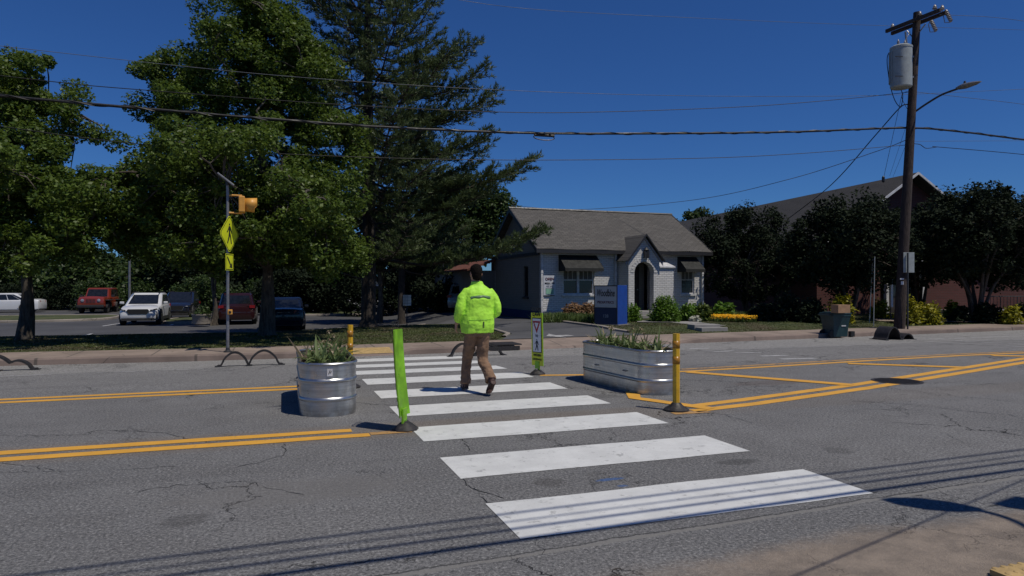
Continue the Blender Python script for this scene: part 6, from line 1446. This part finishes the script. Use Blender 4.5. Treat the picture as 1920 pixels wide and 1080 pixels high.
        m = MB(); m.box((xf*.985, 0, .40), (.06, 1.1, .16)); m.box((-xf*.975, 0, .28), (.08, 1.4, .12)); m.build('bumper_grille', M['cladding'], t)
    else:
        m = MB(); m.box((xf+.08, 0, .52), (.2, 1.7, .2)); m.build('front_bumper', M['cladding'], t, bevel=.03)
        m = MB()
        for k in range(7): m.box((xf*.998+.005, -.27+.09*k, .90), (.03, .045, .27))
        m.build('grille', M['black'], t)
        for s_ in (-1, 1):
            m = MB(); m.lathe([(.11, 0), (.11, .03), (.05, .05)], (0, 0, 0), 14); m.v = [(xf+z, s_*.52+x, .94+y) for x, y, z in m.v]; m.build('headlight', M['lens'], t, smooth=True)
            m = MB(); m.box((1.25, s_*(W/2+.08), .95), (1.2, .26, .07)); m.box((-1.3, s_*(W/2+.08), .95), (1.0, .24, .07)); m.build('fender_flare', M['cladding'], t, bevel=.03)
            m = MB(); m.box((.45, s_*(W/2+.14), 1.25), (.1, .22, .18)); m.build('wing_mirror', M['cladding'], t)
        m = MB(); m.lathe([(.22, -.1), (.38, -.1), (.40, 0), (.38, .1), (.22, .1)], (0, 0, 0), 18); m.v = [(-xf-.12+z, x, .98+y) for x, y, z in m.v]; m.build('spare_wheel', M['tyre'], t)
    return t
def at(u, d): p = P(u, 537, d); p.z = H(p.x, p.y)+.024; return p
car('parked_car', 'white crossover facing the street in the middle of the lot, black wheel arches', 'car', at(274, 36.5), R(-91), M['car_white'], 'suv')
car('parked_car', 'orange-red boxy off-roader at the back of the lot', 'car', at(186, 51.5), R(-93), M['car_red'], 'jeep')
car('parked_car', 'white saloon at the left edge, seen past the bare tree trunk', 'car', at(14, 52), R(176), M['car_white'], 'sedan')
car('parked_car', 'dark blue saloon seen from behind, right of the tall leafy tree trunk', 'car', at(533, 32.5), R(88), M['car_navy'], 'sedan')
car('parked_car', 'dark maroon estate car left of the tall leafy tree trunk', 'car', at(447, 37), R(90), M['car_maroon'], 'suv')
car('parked_car', 'black car parked close behind the white crossover on its right', 'car', at(338, 42.5), R(-92), M['car_black'], 'suv')
car('parked_car', 'silver car mostly hidden behind the walking person', 'car', at(884, 41), R(60), M['car_silver'], 'suv')

# ------------------------------------------------------------------ the walking person (facing away along +y)
PB = G(897, 738); PD = depth(PB)
man = thing('person', 'person in fluorescent lime jacket, brown trousers and boots walking away over the crosswalk', 'person', (PB.x, PB.y, 0.006), R(-3))
random.seed(41)
def ell(c, rx, ry, n=20, tilt=0.0, sq=1.0):
    out = []
    for i in range(n):
        a = 2*PI*i/n; ca, sa_ = math.cos(a), math.sin(a); q = (abs(ca)**(2*sq)+abs(sa_)**(2*sq))**(-.5/sq)
        out.append(Vector((c[0]+rx*ca*q, c[1]+ry*sa_*q, c[2]+ry*sa_*q*tilt)))
    return out
def limb(m, pts, rs, n=12, squash=None):
    """elliptic tube; rs are (across, along) radii"""
    pts = [Vector(p) for p in pts]; rings = []; k = len(pts)
    for i, p in enumerate(pts):
        t = (pts[min(i+1, k-1)]-pts[max(i-1, 0)]).normalized(); a = t.cross(Vector((0, 1, 0))); a = a.normalized() if a.length > .2 else Vector((1, 0, 0)); b = a.cross(t).normalized()
        ra, rb = rs[i] if hasattr(rs[i], '__len__') else (rs[i], rs[i])
        rings.append([p+a*ra*math.cos(2*PI*j/n)+b*rb*math.sin(2*PI*j/n) for j in range(n)])
    m.loft(rings)
def organic(o, vox, sm=4, dst=0.0, size=.1, dir_='NORMAL'):
    r = o.modifiers.new('remesh', 'REMESH'); r.mode = 'VOXEL'; r.voxel_size = vox; r.use_smooth_shade = True
    s_ = o.modifiers.new('smooth', 'SMOOTH'); s_.iterations = sm; s_.factor = .5
    if dst:
        tx = bpy.data.textures.new(o.name+'_folds', 'CLOUDS'); tx.noise_scale = size; tx.noise_depth = 2
        d = o.modifiers.new('folds', 'DISPLACE'); d.texture = tx; d.strength = dst; d.mid_level = .5; d.texture_coords = 'LOCAL'
    return o
def subd(pts, n=4): return polyc(pts, n)
def interp(rs, n):
    out = []
    for i in range(len(rs)-1):
        a = rs[i] if hasattr(rs[i], '__len__') else (rs[i],)*2; b = rs[i+1] if hasattr(rs[i+1], '__len__') else (rs[i+1],)*2
        out += [((a[0]+(b[0]-a[0])*j/n), (a[1]+(b[1]-a[1])*j/n)) for j in range(n)]
    l = rs[-1]; return out+[l if hasattr(l, '__len__') else (l, l)]
hipL, kneeL, ankL, toeL = (-.095, .02, .90), (-.10, .24, .50), (-.125, .27, .10), (-.12, .50, .03)
hipR, kneeR, ankR, toeR = (.075, .0, .90), (.065, .02, .47), (.12, -.27, .20), (.115, -.15, .03)
shL, elL, wrL = (-.20, -.01, 1.43), (-.275, -.04, 1.16), (-.300, .05, .975)
shR, elR, wrR = (.19, -.01, 1.43), (.258, -.03, 1.15), (.205, .19, 1.04)
hc = Vector((-.03, .02, 1.675))
m = MB()
# head, neck, torso, hips as one stack of rings
st = [((-.03, .015, 1.565), .05, .065), ((-.03, .045, 1.585), .062, .085), ((-.03, .035, 1.62), .070, .095), ((-.03, .025, 1.66), .076, .101), ((-.03, .018, 1.70), .078, .103), ((-.03, .012, 1.74), .072, .094), ((-.03, .01, 1.772), .052, .07), ((-.03, .01, 1.788), .02, .03)]
m.loft([ell(c, a, b) for c, a, b in st])
m.loft([ell(c, a, b) for c, a, b in (((0, -.0, .84), .15, .10), ((-.01, 0, .95), .165, .115), ((-.01, 0, 1.08), .15, .10), ((0, 0, 1.25), .175, .115), ((0, 0, 1.38), .18, .11), ((-.01, 0, 1.45), .13, .085), ((-.02, .0, 1.50), .062, .062), ((-.03, .015, 1.56), .056, .06), ((-.03, .02, 1.60), .052, .058))])
m.sphere((-.03, .125, 1.655), (.013, .022, .02), 8, 6); m.box((-.03, .112, 1.655), (.02, .03, .045)) # nose
m.sphere((-.03, .105, 1.605), (.026, .012, .008), 8, 5) # lips
for s_ in (-1, 1):
    m.sphere((-.03+s_*.030, .101, 1.682), (.014, .012, .010), 8, 6) # eyes
    m.sphere((-.03+s_*.079, .01, 1.665), (.010, .019, .032), 8, 6) # ears
for hip, knee, ank, toe in ((hipL, kneeL, ankL, toeL), (hipR, kneeR, ankR, toeR)):
    limb(m, subd([hip, knee, ank]), interp([.085, .055, .038], 4)); limb(m, subd([ank, Vector(ank).lerp(Vector(toe), .5)+Vector((0, 0, -.02)), toe]), interp([.04, .042, .03], 4))
def hand(m, w_, el, side, curl):
    """palm, four fingers and a thumb, hanging and slightly curled"""
    w_ = Vector(w_); d = (w_-Vector(el)).normalized(); d = (d+Vector((0, 0, -.35))).normalized(); nx = Vector((side, 0, 0)); nx = (nx-d*nx.dot(d)).normalized(); f = d.cross(nx).normalized()*(1 if side < 0 else -1)
    if f.y < 0: f = -f
    c = w_+d*.045; limb(m, [w_-d*.02, w_+d*.02, c+d*.01, w_+d*.085], [(.026, .026), (.020, .034), (.017, .042), (.014, .040)])
    for k, (ln, off_) in enumerate(((.070, .030), (.080, .011), (.074, -.009), (.058, -.028))):
        b = w_+d*.078+f*off_; p1 = b+(d*.95-nx*.25*curl).normalized()*ln*.45; p2 = p1+(d*.7-nx*.75*curl).normalized()*ln*.32; p3 = p2+(d*.3-nx*1.0*curl).normalized()*ln*.25
        limb(m, [b-d*.01, b, p1, p2, p3], [.0085, .009, .0085, .008, .0065], 8)
    b = w_+d*.03+f*.034; limb(m, [b-f*.012, b+f*.012+d*.012, b+f*.024+d*.035-nx*.008, b+f*.024+d*.055-nx*.014], [.012, .0115, .010, .008], 8)
for sh, el, wr, sd_ in ((shL, elL, wrL, -1), (shR, elR, wrR, 1)):
    limb(m, subd([(sh[0]*.8, sh[1], sh[2]), el, wr]), interp([.055, .040, .026], 4)); hand(m, wr, el, sd_, 1.0)
body = m.build('body', M['skin'], man, smooth=60); organic(body, .0058, 2)
# hair: a short cap over the back and crown
m = MB(); m.loft([ell(c, a, b, tilt=t_) for c, a, b, t_ in (((-.03, -.030, 1.59), .050, .055, .3), ((-.03, -.020, 1.63), .066, .078, .35), ((-.03, -.008, 1.68), .076, .098, .35), ((-.03, .0, 1.72), .088, .108, .3), ((-.03, .002, 1.76), .080, .099, .15), ((-.03, .002, 1.792), .055, .07, 0), ((-.03, .002, 1.808), .02, .03, 0))])
h = m.build('hair', M['hair'], man, smooth=60); organic(h, .008, 2, .012, .02)
# jacket
m = MB()
tor = [((-.015, .0, .845), .225, .150), ((-.015, .0, .90), .238, .160), ((-.015, -.005, .98), .242, .165), ((-.01, -.008, 1.08), .230, .160), ((-.005, -.01, 1.20), .222, .152), ((0, -.012, 1.31), .226, .150), ((0, -.01, 1.40), .222, .132), ((-.005, -.005, 1.455), .185, .108), ((-.015, .0, 1.495), .120, .088), ((-.02, .003, 1.525), .086, .080), ((-.022, .005, 1.565), .078, .074)]
m.loft([ell(c, a, b, 28, sq=1.12) for c, a, b in tor])
for sh, el, wr in ((shL, elL, wrL), (shR, elR, wrR)):
    sh = Vector(sh); el = Vector(el); wr = Vector(wr)
    limb(m, subd([(sh.x*.72, sh.y, sh.z-.005), sh*.6+el*.4, el, el.lerp(wr, .5), wr-(wr-el).normalized()*.03], 4), interp([(.072, .080), (.074, .082), (.066, .072), (.060, .062), (.040, .042)], 4), 16)
jk = m.build('jacket', M['fluor'], man, smooth=60); organic(jk, .008, 5, .024, .10)
# trousers
m = MB(); m.loft([ell(c, a, b, 24) for c, a, b in (((-.01, .0, .93), .185, .125), ((-.01, .0, .86), .188, .130), ((-.01, .005, .80), .180, .128))])
limb(m, subd([(-.092, .02, .86), (-.098, .12, .66), kneeL, (-.118, .27, .28), (-.128, .255, .105)]), interp([(.094, .115), (.084, .098), (.074, .082), (.070, .078), (.080, .092)], 4), 16)
limb(m, subd([(.078, .0, .86), (.070, .02, .66), kneeR, (.098, -.12, .33), (.122, -.225, .20)]), interp([(.094, .115), (.086, .098), (.075, .082), (.070, .078), (.078, .088)], 4), 16)
tr_ = m.build('trousers', M['trouser'], man, smooth=60); organic(tr_, .009, 4, .030, .065)
# boots
def boot(ank, toe, name='boot'):
    ank, toe = Vector(ank), Vector(toe); d = (toe-ank); dh = Vector((d.x, d.y, d.z)); m = MB()
    heel = ank+Vector((0, -.03, -.055)) if toe.z > .02 and ank.z < .15 else ank+Vector((.0, -.065, -.02))
    ball = heel.lerp(toe, .68); up_ = Vector((0, 0, 1)) if ank.z < .15 else Vector((0, -.55, .83))
    limb(m, [ank+Vector((0, 0, .07)), ank+Vector((0, 0, .0)), heel+up_*.03], [(.050, .055), (.050, .06), (.042, .052)], 14)
    limb(m, subd([heel-(toe-heel).normalized()*.02+up_*.02, heel.lerp(toe, .3)+up_*.035, ball+up_*.022, toe+up_*.006, toe+(toe-heel).normalized()*.03+up_*.005], 3), interp([(.036, .032), (.041, .046), (.050, .034), (.046, .026), (.020, .012)], 3), 14)
    o = m.build(name, M['boot'], man, smooth=60); organic(o, .006, 4)
    m = MB(); dd = (toe-heel).normalized(); sx__ = dd.cross(up_).normalized(); vs = []
    out = [(-.03, -.034), (.06, -.036), (.19, -.052), (.27, -.040), (.295, 0), (.27, .040), (.19, .052), (.06, .036), (-.03, .034), (-.045, 0)]
    L_s = (toe-heel).length+.04; base = heel-up_*.018
    for z in (0, .022): vs += [base+dd*(x/.295*L_s)+sx__*y+up_*z for x, y in out]
    n = len(out); m.add(vs, [tuple(range(n-1, -1, -1)), tuple(range(n, 2*n))]+[(i, (i+1) % n, n+(i+1) % n, n+i) for i in range(n)]); m.build('sole', M['rubber'], o, bevel=.004)
boot((-.125, .262, .105), (-.118, .46, .035)); boot((.122, -.262, .185), (.115, -.14, .035))
# reflective band over the shoulder blades, hem seam and small mark, following the jacket's back
def back(u, z, o=.006):
    """point on the jacket's back at across-fraction u and height z"""
    zs = [t[0][2] for t in tor]; rx = np.interp(z, zs, [t[1] for t in tor]); ry = np.interp(z, zs, [t[2] for t in tor]); cx = np.interp(z, zs, [t[0][0] for t in tor]); cy = np.interp(z, zs, [t[0][1] for t in tor])
    a = -PI/2+u*PI/2; ca, sa_ = math.cos(a), math.sin(a); q = (abs(ca)**2.24+abs(sa_)**2.24)**(-1/2.24)
    return Vector((cx+(rx+o)*ca*q, cy-(-(ry+o)*sa_*q), z))
def strip_back(name, mat, u0, u1, zf0, zf1, o=.010, n=26, par=jk):
    m = MB(); vs = []
    for i in range(n+1):
        u = u0+(u1-u0)*i/n
        for z in (zf0(u), (zf0(u)+zf1(u))/2, zf1(u)): vs.append(back(u, z, o))
    m.add(vs, [(i*3+j, i*3+3+j, i*3+4+j, i*3+1+j) for i in range(n) for j in range(2)]); ob_ = m.build(name, M[mat], par, smooth=60, recalc=False)
    sw = ob_.modifiers.new('fit', 'SHRINKWRAP'); sw.target = jk; sw.offset = .004; sw.wrap_mode = 'ABOVE_SURFACE'; so = ob_.modifiers.new('thickness', 'SOLIDIFY'); so.thickness = .002; return ob_
strip_back('reflective_band', 'reflect', -.40, .40, lambda u: 1.338-.10*u*u+.006*math.sin(u*17), lambda u: 1.372-.10*u*u)
strip_back('pocket_seam', 'sign_back', -.42, .44, lambda u: 1.032, lambda u: 1.037, n=20)
for k in range(5): strip_back('small_print', 'black', .10, .155, lambda u, k=k: .925+.018*k, lambda u, k=k: .937+.018*k, n=3)

# ------------------------------------------------------------------ give each separate piece of a repeated part its own object
def split_loose(o):
    me = o.data; n = len(me.vertices); par = list(range(n))
    def find(a):
        while par[a] != a: par[a] = par[par[a]]; a = par[a]
        return a
    for e in me.edges:
        a, b = find(e.vertices[0]), find(e.vertices[1])
        if a != b: par[a] = b
    comps = {}
    for p in me.polygons: comps.setdefault(find(p.vertices[0]), []).append(p.index)
    if len(comps) < 2: return
    cs = list(comps.values()); co = [v.co.copy() for v in me.vertices]
    for k, fs in enumerate(cs):
        ids = sorted({v for f in fs for v in me.polygons[f].vertices}); mp = {v: i for i, v in enumerate(ids)}
        nm = bpy.data.meshes.new(o.name.split('.')[0]); nm.from_pydata([co[i] for i in ids], [], [[mp[v] for v in me.polygons[f].vertices] for f in fs])
        for mt in me.materials: nm.materials.append(mt)
        nm.polygons.foreach_set('use_smooth', [me.polygons[f].use_smooth for f in fs])
        q = o.copy(); q.data = nm; COL.objects.link(q); q.parent = o.parent
    for c in list(o.children): c.parent = o.parent
    bpy.data.objects.remove(o)
for o in list(C.objects):
    b = o.name.split('.')[0]
    if o.type == 'MESH' and b in ('foot_plate', 'band', 'marking', 'curtain', 'front_wall', 'openings', 'bushing', 'handle', 'flower_stalk'): split_loose(o)
